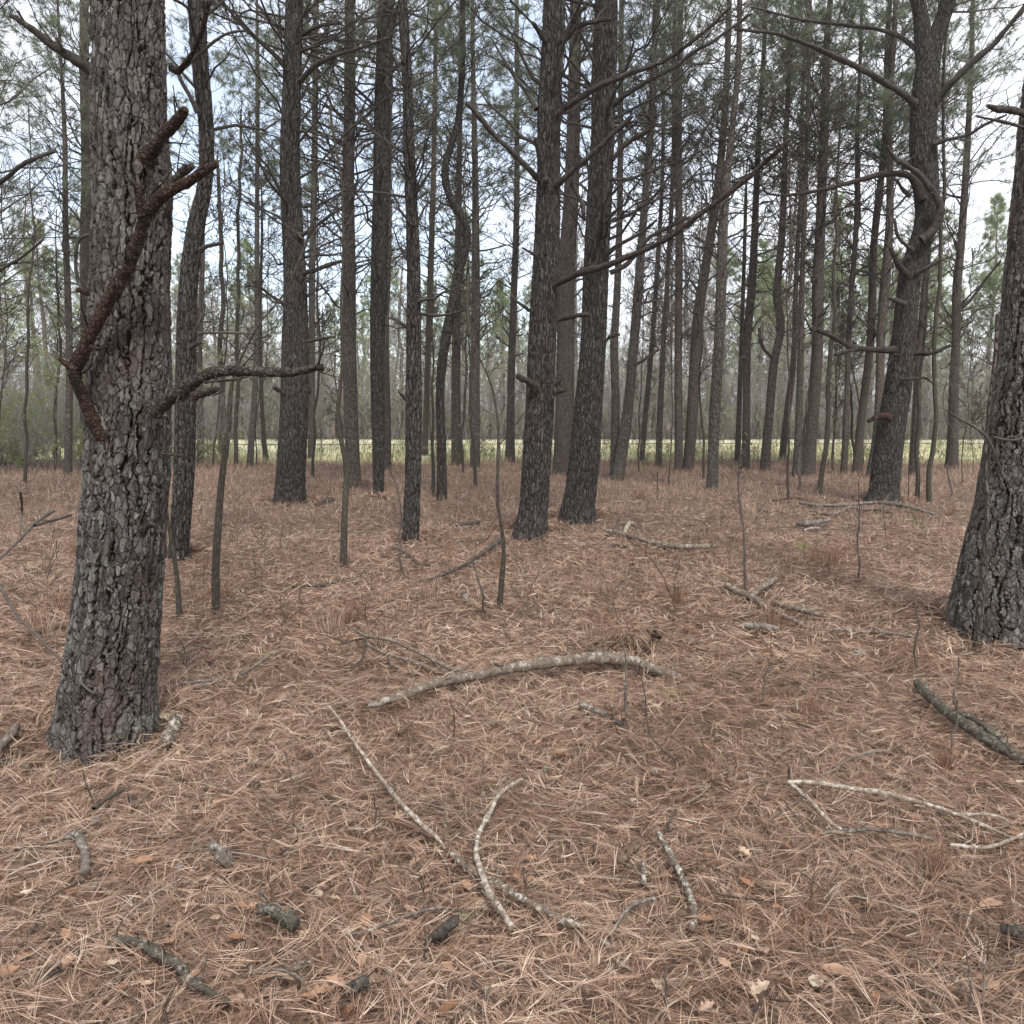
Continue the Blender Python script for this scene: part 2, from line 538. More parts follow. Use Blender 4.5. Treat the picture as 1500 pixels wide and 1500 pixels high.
def blades(mb, x, y, z0, L, lean, wid, rng, mat=0, droop=.5):
    """upright thin blades, two segments each"""
    n = len(x)
    th = rng.uniform(0, 2 * PI, n); az = rng.uniform(0, 2 * PI, n)
    d = np.stack([np.cos(az), np.sin(az), np.zeros(n)], -1)
    s = np.stack([np.cos(th), np.sin(th), np.zeros(n)], -1) * wid[:, None] * .5
    b = np.stack([x, y, z0], -1)
    up = np.array([0, 0, 1.0])
    p1 = b + up * (L * .55)[:, None] + d * (L * lean * .35)[:, None]
    p2 = b + up * (L * (1 - droop * lean))[:, None] + d * (L * lean)[:, None]
    V = np.stack([b - s, b + s, p1 - s * .8, p1 + s * .8, p2], 1).reshape(-1, 3)
    o = np.arange(n)[:, None] * 5
    r = rng.uniform(0, 1, n)
    base = mb.n
    mb.add(V, o + np.array([[0, 1, 3, 2]]), mat, np.repeat(r, 5))
    mb.n = base                       # the tip triangles share the same vertices
    mb.f.append(o + np.array([[2, 3, 4]]) + base); mb.m.append(np.full(n, mat, np.int32))
    mb.n = base + len(V)


# dry field grass along the wood's edge and over the field
n = 60000
yy = 25 + rs.uniform(0, 1, n) ** 1.6 * 14
xx = rs.uniform(-1, 1, n) * (yy * .72 + 3)
keep = yy > 25.2 + 1.2 * np.sin(xx * .33) + .8 * np.sin(xx * .9 + 1)
xx, yy = xx[keep], yy[keep]
mb = MB(); blades(mb, xx, yy, np.full(len(xx), .0), rs.uniform(.08, .20, len(xx)) * (.6 + 2.2 * np.clip(vnoise(xx / 1.5, yy / 1.5, 51) - .3, 0, 1)), rs.uniform(.1, .8, len(xx)), np.full(len(xx), .018), rs)
tag(mb.build("field_grass", M['field_grass']), "pale sunlit dry grass of the open field beyond the pines", "grass", None, 'stuff')

# ------------------------------------------------------------------ pine straw on the forest floor
def straw(mb, n, ylo, yhi, wid, segs, rng, hz=.035, pitch=.13, pw=1.0, ring=None):
    y = (ylo ** pw + rng.uniform(0, 1, n) * (yhi ** pw - ylo ** pw)) ** (1 / pw)
    x = rng.uniform(-1, 1, n) * (.66 * y + 1.2)
    if ring:
        a = rng.uniform(0, 2 * PI, n); rr = ring[2] * 1.02 + np.abs(rng.normal(0, .10, n))
        x = ring[0] + np.cos(a) * rr; y = ring[1] + np.sin(a) * rr
    az = rng.uniform(0, 2 * PI, n)
    ph = rng.normal(.03, pitch, n)
    L = rng.uniform(.05, .15, n)
    curve = rng.normal(0, .26, n)
    h0 = rng.uniform(0.001, 1, n) ** 1.5 * hz
    spin = rng.uniform(-.7, .7, n)
    patch = vnoise(x / .8, y / .8, 41) * .6 + vnoise(x / .25, y / .25, 42) * .4
    tone = np.clip(rng.beta(1.5, 2.0, n) * .9 + h0 / hz * .12 + (patch - .5) * .38, 0, 1)
    # each cluster is two or three needles joined at the base
    rep = rng.integers(2, 4, n)
    I = np.repeat(np.arange(n), rep); k = len(I)
    az = az[I] + rng.normal(0, .10, k); ph = ph[I] + rng.normal(0, .05, k); cv = curve[I] + rng.normal(0, .06, k)
    L = L[I] * rng.uniform(.85, 1.1, k)
    P = []
    for j in range(segs + 1):
        t = j / segs
        a = az + cv * t * 2
        px = x[I] + np.cos(az + cv * t) * L * t; py = y[I] + np.sin(az + cv * t) * L * t
        pz = ground_h(px, py) + .006 + h0[I] + np.sin(ph) * L * t - .25 * np.abs(cv) * L * t * t
        P.append(np.stack([px, py, np.maximum(pz, ground_h(px, py) + .001)], -1))
    sd_ = np.stack([-np.sin(az) * np.cos(spin[I]), np.cos(az) * np.cos(spin[I]), np.sin(spin[I])], -1)
    V = []
    for j, p in enumerate(P):
        ww = (wid if np.isscalar(wid) else wid) * (1 if j < segs else .35) * .5
        V += [p - sd_ * ww, p + sd_ * ww]
    nv = 2 * (segs + 1)
    V = np.stack(V, 1).reshape(-1, 3)
    o = np.arange(k)[:, None] * nv
    F = np.concatenate([o + np.array([[2 * j, 2 * j + 1, 2 * j + 3, 2 * j + 2]]) for j in range(segs)])
    mb.add(V, F, 0, np.repeat(np.clip(tone[I] + rng.normal(0, .07, k), 0, 1), nv))


mb = MB()
straw(mb, 112000, 1.5, 5.2,   .00122, 3, rs, .055, .22, 1.3)
straw(mb, 110000, 5.0, 10.5, .0021, 2, rs, .055, .25)
straw(mb, 90000, 10, 27, .0040, 1, rs, .055, .28)
for bx, by, br in MOUNDS:            # drifts leaning on the trunks
    straw(mb, int(1500 + 5000 * br), 0, 0, .0016 + .00012 * by, 2, rs, .07, .5, 1.0, (bx, by, br))
tag(mb.build("pine_straw", M['litter']), "fallen rust brown pine needles matted over the whole forest floor", "pine straw", None, 'stuff')

# a thin growth of dry stems and grass standing in the straw
n = 110000
yy = 7 + rs.uniform(0, 1, n) ** .75 * 19
xx = rs.uniform(-1, 1, n) * (.68 * yy + 1.5)
den = vnoise(xx / 1.1, yy / 1.1, 21) * .6 + vnoise(xx / .35, yy / .35, 22) * .4 + np.clip((yy - 12) / 40, 0, .2)
keep = den > .47
xx, yy = xx[keep], yy[keep]
mb = MB(); blades(mb, xx, yy, ground_h(xx, yy) - .01, rs.uniform(.05, .22, len(xx)) * (1 + .6 * (rs.uniform(0, 1, len(xx)) > .9)), rs.uniform(.2, 1.0, len(xx)), np.full(len(xx), .0048) * (yy / 12) ** .8, rs)
n = 2600
yy = 2.2 + rs.uniform(0, 1, n) * 7; xx = rs.uniform(-1, 1, n) * (.66 * yy + 1)
blades(mb, xx, yy, ground_h(xx, yy) - .005, rs.uniform(.05, .13, n), rs.uniform(.3, 1.1, n), np.full(n, .0022), rs)
tag(mb.build("dry_grass", M['grass_dry']), "sparse dry grass and stalks standing up through the pine straw", "grass", None, 'stuff')

# bits of broken twig and bark among the needles
n = 2400
yy = 2.0 + rs.uniform(0, 1, n) ** 1.3 * 16; xx = rs.uniform(-1, 1, n) * (.66 * yy + 1)
az = rs.uniform(0, 2 * PI, n); L = rs.uniform(.05, .32, n)
t = np.linspace(0, 1, 4)
ang = az[:, None] + rs.normal(0, .35, n)[:, None] * t
PX = xx[:, None] + np.cos(ang) * L[:, None] * t; PY = yy[:, None] + np.sin(ang) * L[:, None] * t
PZ = ground_h(PX, PY) + .022 + rs.uniform(0, .02, n)[:, None] + rs.normal(0, .06, n)[:, None] * L[:, None] * t
mb = MB(); tubes(mb, np.stack([PX, PY, PZ], -1), np.outer(rs.uniform(.0015, .0045, n), [1, .95, .85, .6]), 4, 0, rs.uniform(0, 1, n))
M['twig_litter'] = attr_material("twig_litter", [(0, (.035, .027, .022)), (.6, (.10, .078, .063)), (1, (.36, .31, .26))], 0)
tag(mb.build("twig_litter", M['twig_litter']), "small broken twigs scattered through the pine straw", "twigs", None, 'stuff')


# ------------------------------------------------------------------ branches and needles
def branch_paths(rng, base, d, L, up, K, wob):
    n = len(L)
    t = np.linspace(0, 1, K)
    P = base[:, None, :] + d[:, None, :] * (L[:, None] * t)[..., None]
    P[..., 2] += (up * L)[:, None] * t ** 2
    kink = np.cumsum(rng.normal(0, 1, (n, K, 3)), 1) * (wob * L / K)[:, None, None] * 1.6
    kink -= kink[:, :1]
    return P + kink


def grow(rng, base, d, L, r, M1=6, M2=3, up=.12, wob=.16, K=8, ratio=.42):
    """branches with side twigs and finer twigs; returns polylines per order and the tips"""
    base = np.asarray(base, float); d = norm(np.asarray(d, float)); L = np.asarray(L, float); r = np.asarray(r, float)
    n = len(L)
    P0 = branch_paths(rng, base, d, L, rng.normal(up, .10, n), K, wob)
    t = np.linspace(0, 1, K)
    R0 = np.maximum(r[:, None] * (1 - .82 * t ** .9), .0022)
    res = [(P0, R0)]
    tips = [(P0[:, -1], norm(P0[:, -1] - P0[:, -2]))]
    pp, rr, LL = P0, R0, L
    for order, (m, Kt) in enumerate(((M1, 5), (M2, 3))):
        if not m: break
        nn = len(pp); KK = pp.shape[1]
        tt = rng.uniform(.22 if order == 0 else .3, .97, (nn, m))
        f = tt * (KK - 1); i = np.clip(f.astype(int), 0, KK - 2); fr = (f - i)[..., None]
        ii = np.arange(nn)[:, None]
        b = pp[ii, i] * (1 - fr) + pp[ii, i + 1] * fr
        T = norm(pp[ii, i + 1] - pp[ii, i])
        rv = norm(rng.normal(0, 1, (nn, m, 3)) * np.array([1, 1, .55]))
        side = norm(rv - (rv * T).sum(-1, keepdims=True) * T)
        dd = norm(T * rng.uniform(.55, 1.0, (nn, m, 1)) + side * .85 + np.array([0, 0, .12]))
        l2 = LL[:, None] * (1.05 - .65 * tt) * rng.uniform(.45, 1.15, (nn, m)) * ratio
        r2 = np.minimum(rr[ii, i] * .6, .0045 + .004 * l2)
        b, dd, l2, r2 = b.reshape(-1, 3), dd.reshape(-1, 3), l2.ravel(), r2.ravel()
        P = branch_paths(rng, b, dd, l2, rng.normal(.08, .15, len(l2)), Kt, wob * 1.1)
        R = r2[:, None] * np.linspace(1, .4, Kt)
        res.append((P, R)); tips.append((P[:, -1], norm(P[:, -1] - P[:, -2])))
        pp, rr, LL = P, R, l2
    return res, tips


def put_branches(mb, res, mat=0, S=(6, 4, 3), minr=0.0):
    for (P, R), s in zip(res, S):
        tubes(mb, P, np.maximum(R, minr), s, mat)


def tufts(mb, rng, tip, d, per, ln, wid, mat, spread=.75, back=.12, droop=.15):
    n = len(tip)
    if n == 0: return
    I = np.repeat(np.arange(n), per); k = len(I)
    b = tip[I] - d[I] * (rng.uniform(0, back, k))[:, None]
    dd = norm(d[I] * rng.uniform(.15, 1.0, (k, 1)) + norm(rng.normal(0, 1, (k, 3))) * spread + np.array([0, 0, -droop]))
    sv = norm(np.cross(dd, rng.normal(0, 1, (k, 3)))) * (wid * .5)
    l = ln * rng.uniform(.7, 1.15, k)
    e = b + dd * l[:, None]
    V = np.stack([b - sv, b + sv, e], 1).reshape(-1, 3)
    tone = np.clip(rng.beta(2, 2.4, n)[I] * .75 + rng.uniform(0, .3, k), 0, 1)
    mb.add(V, np.arange(k)[:, None] * 3 + np.array([[0, 1, 2]]), mat, np.repeat(tone, 3))


# ------------------------------------------------------------------ trunks
def bark_disp(th, v, R, seed, cu, cv, amp):
    per = max(6, int(round(2 * PI * R / cu)))
    u = th / (2 * PI) * per
    wu = u + (vnoise(u * 1.0, v / cv * .9, seed + 1, per) - .5) * 1.0 + (vnoise(u * 3, v / cv * 5, seed + 2, per * 3) - .5) * .42 + (vnoise(u * 8, v / cv * 14, seed + 12, per * 8) - .5) * .16
    wv = v / cv + (vnoise(u * 1.0, v / cv * .8, seed + 3, per) - .5) * 1.2 + (vnoise(u * 3, v / cv * 4, seed + 4, per * 3) - .5) * .5
    e, upr, cid = worley(wu, wv, seed, per)
    # long upright furrows are deep and wide, the cross cracks thin, shallow and often closed
    width = .06 + .24 * np.clip((upr - .30) / .5, 0, 1) * (.30 + 1.1 * vnoise(u * .9, v / .16, seed + 14, None))
    plate = np.clip(e / width * 1.15 - .15, 0, 1); plate = plate * plate * (3 - 2 * plate)
    depth = .22 + .78 * np.clip((upr - .30) / .45, 0, 1)
    plate = 1 - (1 - plate) * depth * np.clip(.45 + 1.2 * vnoise(u * 1.3, v / .11, seed + 15, None), 0, 1)
    # scaly sub-plates
    e2, up2, c2 = worley(wu * 2.2 + 3.3, wv * 2.6 + 1.7, seed + 31, 10 ** 6)
    sub = np.clip(e2 / .16, 0, 1)
    fine = vnoise(u * 6, v / cv * 8, seed + 6, per * 6) * .35 + vnoise(u * 17, v / cv * 22, seed + 9, per * 17) * .65
    layer = np.floor(vnoise(u * 1.9, v / cv * 2.1, seed + 7, None) * 5) / 5
    hgt = plate * (.50 + .18 * cid + .20 * layer + .22 * c2 + .10 * sub) + .14 * (fine - .5)
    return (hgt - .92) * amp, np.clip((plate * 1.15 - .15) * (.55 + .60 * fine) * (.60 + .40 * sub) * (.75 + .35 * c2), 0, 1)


def trunk_mesh(mb, C, R, cols, seed, disp=None, flare=.0, mat=0):
    """C (n,3) centre line, R (n,) radii; one ring per row"""
    n = len(C)
    th = np.arange(cols) * 2 * PI / cols + PI / 2      # the seam faces away
    TH, V = np.meshgrid(th, C[:, 2])
    RR = R[:, None].repeat(cols, 1)
    rng = np.random.default_rng(seed)
    h = np.clip(C[:, 2:3] - C[0, 2], 0, None)
    ph = rng.uniform(0, 6.28, 3)
    RR = RR * (1 + .035 * np.cos(2 * TH + ph[0] + V * .5) + .02 * np.cos(3 * TH + ph[1] - V))
    if flare:
        RR = RR * (1 + flare * np.exp(-h / .16) * (.35 + .65 * np.clip(np.cos(4 * TH + ph[2]) + .3 * np.cos(7 * TH), 0, 1)))
    attr = np.ones((n, cols))
    if disp:
        dsp, attr = bark_disp(TH, V, float(np.median(R)), seed, *disp)
        RR = RR + dsp
    X = C[:, 0:1] + RR * np.cos(TH); Y = C[:, 1:2] + RR * np.sin(TH)
    i = np.arange(n - 1)[:, None]; s = np.arange(cols)[None]; s2 = (s + 1) % cols
    F = np.stack([i * cols + s, i * cols + s2, (i + 1) * cols + s2, (i + 1) * cols + s], -1).reshape(-1, 4)
    mb.add(np.stack([X, Y, V], -1).reshape(-1, 3), F, mat, attr.ravel())


def traced(pts, Y, yoff=None):
    """picture points with widths -> centre line and radii at depth Y (+ offsets)"""
    P = []; R = []
    for k, p in enumerate(pts):
        yo = 0 if yoff is None else yoff[0] + (yoff[1] - yoff[0]) * k / max(1, len(pts) - 1)
        q = at_plane(p[0], p[1], Y + yo)
        P.append(q); R.append(p[2] * .5 * px_size(q) * math.cos(math.atan((p[0] - 750) / F_PX)))
    return np.array(P), np.array(R)


TREE_BASES = []


def top_z(Y):
    return at_plane(750, 0, Y)[2]


def build_tree(spec):
    """one tree: an Empty at its foot > trunk, branch (each), deadwood, crown"""
    pts = spec['pts']; seed = spec['seed']; rng = np.random.default_rng(seed)
    foot = on_ground(pts[0][0], pts[0][1])
    Y = spec.get('Y') or foot[1]
    if spec.get('Y'):
        foot = at_plane(pts[0][0], pts[0][1], Y); foot[2] = gh(foot[0], foot[1])
    C, R = traced(pts, Y)
    kind = spec.get('kind', 'pine')
    H = spec.get('H', 16.0)
    near = Y < 8 and kind == 'pine'
    # up past the top of the frame, turning towards the vertical, tapering to a leader
    d = norm(C[-1] - C[-2]) if len(C) > 1 else np.array([0, 0, 1.0])
    if C[-1][2] < H - .5:
        nz = 5
        zs = np.linspace(C[-1][2], H, nz + 1)[1:]
        p = C[-1].copy(); r0 = R[-1]
        for k, z in enumerate(zs):
            f = (k + 1) / nz
            sl = d[:2] / max(.3, d[2]) * (1 - f) * .7
            p = np.array([p[0] + sl[0] * (z - p[2]), p[1] + sl[1] * (z - p[2]), z])
            C = np.vstack([C, p]); R = np.append(R, max(.012, r0 * (1 - f) ** .8))
    C = np.vstack([[C[0][0] * 2 - C[1][0] if False else C[0][0], C[0][1], C[0][2] - .18], C]); R = np.append(R[0] * 1.04, R)
    # a little sway in depth, the same for every height of the trunk
    sway = rng.normal(0, .05)
    px = Y / 853.0
    ztop = min(H, top_z(Y) + .4)
    if near: step, cols = .0045, int(np.clip(2 * PI * R.max() / .0042, 120, 460))
    elif Y < 16 and R[1] > .075 and kind == 'pine': step, cols = .013, int(np.clip(2 * PI * R.max() / .011, 40, 150))
    else: step, cols = .06, (20 if R[1] > .06 else 12)
    fine = smooth_line(np.column_stack([C, R]), 600)
    fz = np.maximum.accumulate(fine[:, 2] + np.arange(600) * 1e-6)
    zs = np.concatenate([np.arange(fz[0], ztop, step), np.linspace(ztop, fz[-1], max(3, int((fz[-1] - ztop) / .5)))[0:]])
    G = np.column_stack([np.interp(zs, fz, fine[:, 0]), np.interp(zs, fz, fine[:, 1]), zs])
    Rz = np.interp(zs, fz, fine[:, 3])
    sk = np.clip(Y / 15, .15, 1)
    G[:, 1] += sk * (sway * np.sin((zs - zs[0]) * .5) + rng.normal(0, .04) * np.sin((zs - zs[0]) * 1.3))
    if kind == 'hardwood':
        hz = zs - zs[0]
        for a in (0, 1):
            G[:, a] += np.clip(hz, 0, 1) * .07 * (vnoise(hz / .55, np.zeros(len(hz)), seed + a) - .5) + np.clip(hz, 0, 1) * .10 * (vnoise(hz / 1.7, np.zeros(len(hz)), seed + 9 + a) - .5)
    root = empty(spec['name'], foot)
    tag(root, spec['label'], spec['cat'], spec.get('group'))
    TREE_BASES.append((foot[0], foot[1], R[1]))
    mb = MB()
    m = M[spec.get('mat', 'bark')]
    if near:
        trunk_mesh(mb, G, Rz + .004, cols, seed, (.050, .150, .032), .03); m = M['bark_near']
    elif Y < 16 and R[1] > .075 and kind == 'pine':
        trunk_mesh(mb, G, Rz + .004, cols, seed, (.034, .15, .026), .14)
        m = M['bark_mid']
    else:
        trunk_mesh(mb, G, Rz, cols, seed, None, .15)
    for st in spec.get('stems', []):
        CS, RS = traced(st, Y)
        CS = smooth_line(np.column_stack([CS, RS]), 60)
        trunk_mesh(mb, CS[:, :3], CS[:, 3], cols, seed + 5, (.045, .10, .012) if Y < 16 else None, 0)
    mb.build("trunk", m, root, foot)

    def axis(z):
        return np.column_stack([np.interp(z, zs, G[:, 0]), np.interp(z, zs, G[:, 1]), z]), np.interp(z, zs, Rz)

    # branches followed from the photograph
    for bsp in spec.get('branches', []):
        bp, br = traced(bsp['p'], Y, bsp.get('dy', (-.05, -.2)))
        K = max(18, len(bp) * 7)
        line = smooth_line(np.column_stack([bp, br]), K)
        mb = MB()
        rg = np.random.default_rng(seed * 31 + len(bp) + int(bp[0][2] * 100))
        wob = np.cumsum(rg.normal(0, 1, (K, 3)), 0); wob -= np.linspace(0, 1, K)[:, None] * wob[-1]
        L = line[:, :3] + wob * float(np.mean(br)) * .05
        big = float(br.max()) > .015
        tb = np.linspace(0, 1, K)
        rad = (1.28 if bsp.get('mat') == 'branch_red' else 1.08 if near else .95) * line[:, 3] * (1 + .22 * (vnoise(np.arange(K) * .30, np.zeros(K), seed + len(bp)) - .5)) * (1 + .28 * np.exp(-tb / .035))
        for _ in range(int(K / 8)):                  # knots and old twig scars
            c = rg.integers(3, K - 3); rad[c - 1:c + 2] *= np.array([1.03, 1.08, 1.03])
        tubes(mb, L, np.maximum(rad, .002), 16 if big else 7, 0, None, bsp.get('cap', True), .10 if big else .05, rg)
        ns = int(K / 9)                              # snapped spurs along the limb
        if ns and br.mean() > .006:
            i = rg.integers(int(K * .2), K - 2, ns)
            T = norm(L[i + 1] - L[i])
            res, _ = grow(rg, L[i], T * .6 + norm(rg.normal(0, 1, (ns, 3))), rg.uniform(.03, .16, ns) * (1 + Y / 15), np.full(ns, br.mean() * .28), 1, 0, K=5)
            put_branches(mb, res, 0, (6, 4, 3), Y * .0001)
        if bsp.get('tw'):
            q = bsp['tw']; f = rg.uniform(.25, 1, q); i = (f * (K - 2)).astype(int)
            T = norm(L[i + 1] - L[i]); sd_ = norm(rg.normal(0, 1, (q, 3)))
            ln = float(np.linalg.norm(L[-1] - L[0]))
            res, _ = grow(rg, L[i], T + sd_ * .8 + np.array([0, 0, .2]), ln * rg.uniform(.12, .38, q), np.full(q, min(.008, br.mean() * .5)), 4, 2)
            put_branches(mb, res, 0)
        o = mb.build("branch", M[bsp.get('mat', 'deadwood')], root, foot)
        if bsp.get('label'): o["label"] = bsp['label']

    zd, zl = spec.get('zd', 3.0), spec.get('zl', 8.0)
    rt = R[1]
    Lm = spec.get('Lm', np.clip(8 * rt + 1.0, 1.3, 2.7))
    if kind == 'pine' and zl > 8 and Y > 9.5: zl -= 1.7
    # dead branches in whorls below the crown
    if Y > 9 and zd < 6: zd -= 1.1
    z = zd; B = []
    den = spec.get('den', 1.0) * (.85 if Y > 15 else 1)
    while z < min(zl + 1.0, ztop):
        for _ in range(rng.integers(3, 7)):
            if rng.uniform() < .85 * den:
                B.append(z + rng.uniform(-.08, .08))
        z += rng.uniform(.22, .46)
    B = np.array(B)
    if len(B):
        B = np.clip(B, .3, H - .2)
        ax, ra = axis(B); nB = len(B)
        az = rng.uniform(0, 2 * PI, nB); el = np.radians(rng.uniform(4, 54, nB))
        dr = np.stack([np.cos(az) * np.cos(el), np.sin(az) * np.cos(el), np.sin(el)], -1)
        up_f = np.clip((B - zd) / max(1.0, zl - zd), 0, 1)
        L = Lm * (.60 + .60 * up_f) * rng.uniform(.45, 1.15, nB)
        stub = rng.uniform(0, 1, nB) < (.38 - .25 * up_f)
        L = np.where(stub, rng.uniform(.06, .35, nB), L)
        rb = np.clip(ra * .23, .005, .024) * rng.uniform(.7, 1.2, nB)
        bs = ax + dr * (ra * .6)[:, None]
        single = Y < 15 and nB <= 98
        if single:
            for i in range(nB):
                res, _ = grow(rng, bs[i:i + 1], dr[i:i + 1], L[i:i + 1], rb[i:i + 1], 0 if stub[i] else 9, 0 if stub[i] else 4)
                mb = MB(); put_branches(mb, res, 0, (7, 4, 3), Y * .00024); mb.build("branch", M['deadwood'], root, foot)
        else:
            mb = MB()
            mr = Y * .00021
            lg = ~stub
            res, _ = grow(rng, bs[lg], dr[lg], L[lg], rb[lg], 7, 3); put_branches(mb, res, 0, (5, 3, 3), mr)
            if stub.any():
                res, _ = grow(rng, bs[stub], dr[stub], L[stub], rb[stub], 0, 0); put_branches(mb, res, 0, (5,))
            tag(mb.build("deadwood", M['deadwood'], root, foot), kind='stuff')
    # living crown
    if kind == 'pine' and zl < H - .5:
        nb = int((H - zl) / .40 * 3.3)
        zz = zl + (H - zl) * rng.uniform(0, 1, nb) ** 1.1 * .97
        vis = zz < ztop + 1.2
        zz = zz[vis | (rng.uniform(0, 1, nb) < .30)]; nb = len(zz)
        ax, ra = axis(zz)
        tt = (zz - zl) / (H - zl)
        az = rng.uniform(0, 2 * PI, nb); el = np.radians(rng.uniform(0, 35, nb) + 30 * tt)
        dr = np.stack([np.cos(az) * np.cos(el), np.sin(az) * np.cos(el), np.sin(el)], -1)
        L = (Lm * 1.05 * (1 - tt) ** .7 + .35) * rng.uniform(.6, 1.15, nb)
        res, tips = grow(rng, ax, dr, L, np.clip(ra * .22, .005, .022), 6, 3, .16, .14, 8, .40)
        mb = MB(); nf = MB(); put_branches(mb, res, 0, (5, 3, 3), Y * .00022)
        wid = np.clip(.0045 * (Y / 12), .004, .012)
        for (tp, td), per in zip(tips, (22, 16, 13)):
            k = rng.uniform(0, 1, len(tp)) < .85
            k &= (tp[:, 2] < ztop + 1.0) | (rng.uniform(0, 1, len(tp)) < .4)
            tufts(nf, rng, tp[k], td[k], per, .17, wid, 0)
        cr = mb.build("crown", M['twig'], root, foot)
        nf.build("needle_foliage", M['needle'], cr, foot)
    elif kind == 'hardwood':
        nb = int(spec.get('nb', 26) * 1.6)
        zz = rng.uniform(spec.get('zl', 2.5), H * .97, nb); ax, ra = axis(zz)
        az = rng.uniform(0, 2 * PI, nb); el = np.radians(rng.uniform(20, 62, nb))
        dr = np.stack([np.cos(az) * np.cos(el), np.sin(az) * np.cos(el), np.sin(el)], -1)
        L = Lm * .8 * rng.uniform(.4, 1.1, nb) * (1.15 - .7 * (zz / H))
        res, _ = grow(rng, ax, dr, L, np.clip(ra * .45, .003, .012), 6, 4, .18, .16)
        mb = MB(); put_branches(mb, res, 0, (5, 3, 3), Y * .00026); mb.build("crown", M['twig'], root, foot)
    return root


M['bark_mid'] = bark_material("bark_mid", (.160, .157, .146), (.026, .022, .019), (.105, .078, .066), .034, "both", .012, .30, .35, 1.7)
# ------------------------------------------------------------------ the pines of the stand, nearest first
TREES = []


def T(label, pts, name='pine_tree', cat='tree', **k):
    TREES.append(dict(label=label, pts=pts, name=name, cat=cat, seed=100 + len(TREES) * 7, **k))


PG = 'pines of the stand'
T('massive foreground pine at left with deeply plated bark and a broken limb pointing right',
  [(153, 1072, 160), (156, 1040, 147), (160, 1000, 139), (172, 900, 128), (180, 800, 124), (188, 700, 123), (191, 600, 121), (192, 500, 119), (194, 400, 114),
   (197, 300, 115), (193, 200, 111), (191, 100, 107), (190, 0, 105)],
  H=15, zd=9, zl=9.5, Lm=1.6, den=0,
  branches=[
      dict(p=[(226, 600, 26), (244, 588, 21), (262, 575, 19), (282, 563, 18), (300, 553, 17), (318, 547, 16), (340, 545, 16), (370, 545, 15), (400, 546, 14), (425, 545, 13), (450, 542, 11), (474, 538, 9)],
           dy=(-.17, -.30), mat='branch_grey', label='thick broken limb pointing right'),
      dict(p=[(285, 580, 12), (300, 575, 12), (318, 570, 9)], dy=(-.26, -.30), mat='branch_grey'),
      dict(p=[(300, 560, 4), (340, 556, 4), (362, 552, 3)], dy=(-.26, -.30), mat='branch_grey'),
      dict(p=[(174, 694, 22), (166, 672, 19), (158, 655, 17), (146, 634, 16), (135, 612, 15), (122, 586, 14), (114, 562, 14), (110, 543, 15), (118, 522, 17), (126, 500, 16), (134, 482, 16), (148, 456, 16), (164, 428, 17),
              (180, 398, 16), (194, 366, 16), (204, 335, 16), (212, 312, 17), (224, 297, 15), (244, 284, 13), (268, 270, 12), (292, 255, 12), (318, 240, 9)],
           dy=(-.12, -.42), mat='branch_red', label='twisting reddish limb snaking up the front of the trunk'),
      dict(p=[(110, 543, 9), (98, 534, 8), (86, 525, 4)], dy=(-.28, -.30), mat='branch_red'),
      dict(p=[(209, 318, 11), (206, 300, 11), (205, 285, 10), (198, 270, 8)], dy=(-.36, -.38), mat='branch_red'),
      dict(p=[(240, 288, 13), (256, 264, 12), (270, 250, 12), (283, 243, 9)], dy=(-.24, -.26), mat='branch_grey'),
      dict(p=[(132, 508, 5), (146, 511, 4), (156, 507, 3)], dy=(-.31, -.33), mat='branch_red'),
      dict(p=[(212, 236, 22), (224, 218, 17), (236, 200, 15), (250, 184, 14), (262, 172, 14), (272, 160, 9)], dy=(-.20, -.30), mat='branch_red', label='broken limb stub aiming up and right'),
      dict(p=[(142, 108, 17), (120, 95, 15), (95, 78, 14), (72, 60, 12), (45, 40, 10), (15, 22, 7)], dy=(.0, -.1), mat='deadwood', tw=3),
      dict(p=[(143, 345, 5), (126, 345, 5), (114, 354, 5), (111, 375, 5), (112, 398, 5), (118, 420, 5), (130, 432, 4)], dy=(-.02, -.06), mat='deadwood'),
      dict(p=[(146, 446, 11), (132, 432, 9), (112, 424, 5)], dy=(-.06, -.10), mat='branch_red'),
      dict(p=[(208, 778, 14), (216, 770, 10), (222, 768, 6)], dy=(-.22, -.27), mat='branch_grey'),
      dict(p=[(252, 100, 8), (262, 104, 7), (280, 80, 6), (296, 45, 6), (306, 0, 5)], dy=(.3, .1), mat='branch_red', tw=2),
      dict(p=[(236, 665, 3), (252, 666, 4), (270, 668, 2)], dy=(-.18, -.24), mat='branch_grey'),
  ])
T('huge dark pine cut off by the right edge of the photo',
  [(1468, 925, 180), (1464, 890, 160), (1463, 860, 146), (1470, 800, 130), (1480, 733, 119), (1492, 650, 113), (1503, 567, 110), (1520, 433, 108), (1530, 333, 102), (1543, 200, 98), (1552, 100, 94), (1560, 0, 92)],
  H=16, zd=9, zl=9, Lm=2.0, den=0,
  branches=[dict(p=[(1505, 168, 12), (1482, 161, 11), (1462, 159, 9), (1447, 155, 6)], dy=(-.1, -.3), mat='deadwood'),
            dict(p=[(1500, 187, 5), (1475, 180, 5), (1430, 170, 3)], dy=(-.1, -.3), mat='deadwood'),
            dict(p=[(1470, 700, 4), (1445, 640, 4), (1400, 610, 3), (1385, 600, 2)], dy=(-.3, -.6), mat='twig', tw=4),
            dict(p=[(1455, 640, 3), (1480, 645, 4), (1505, 640, 3)], dy=(-.40, -.45), mat='twig')])
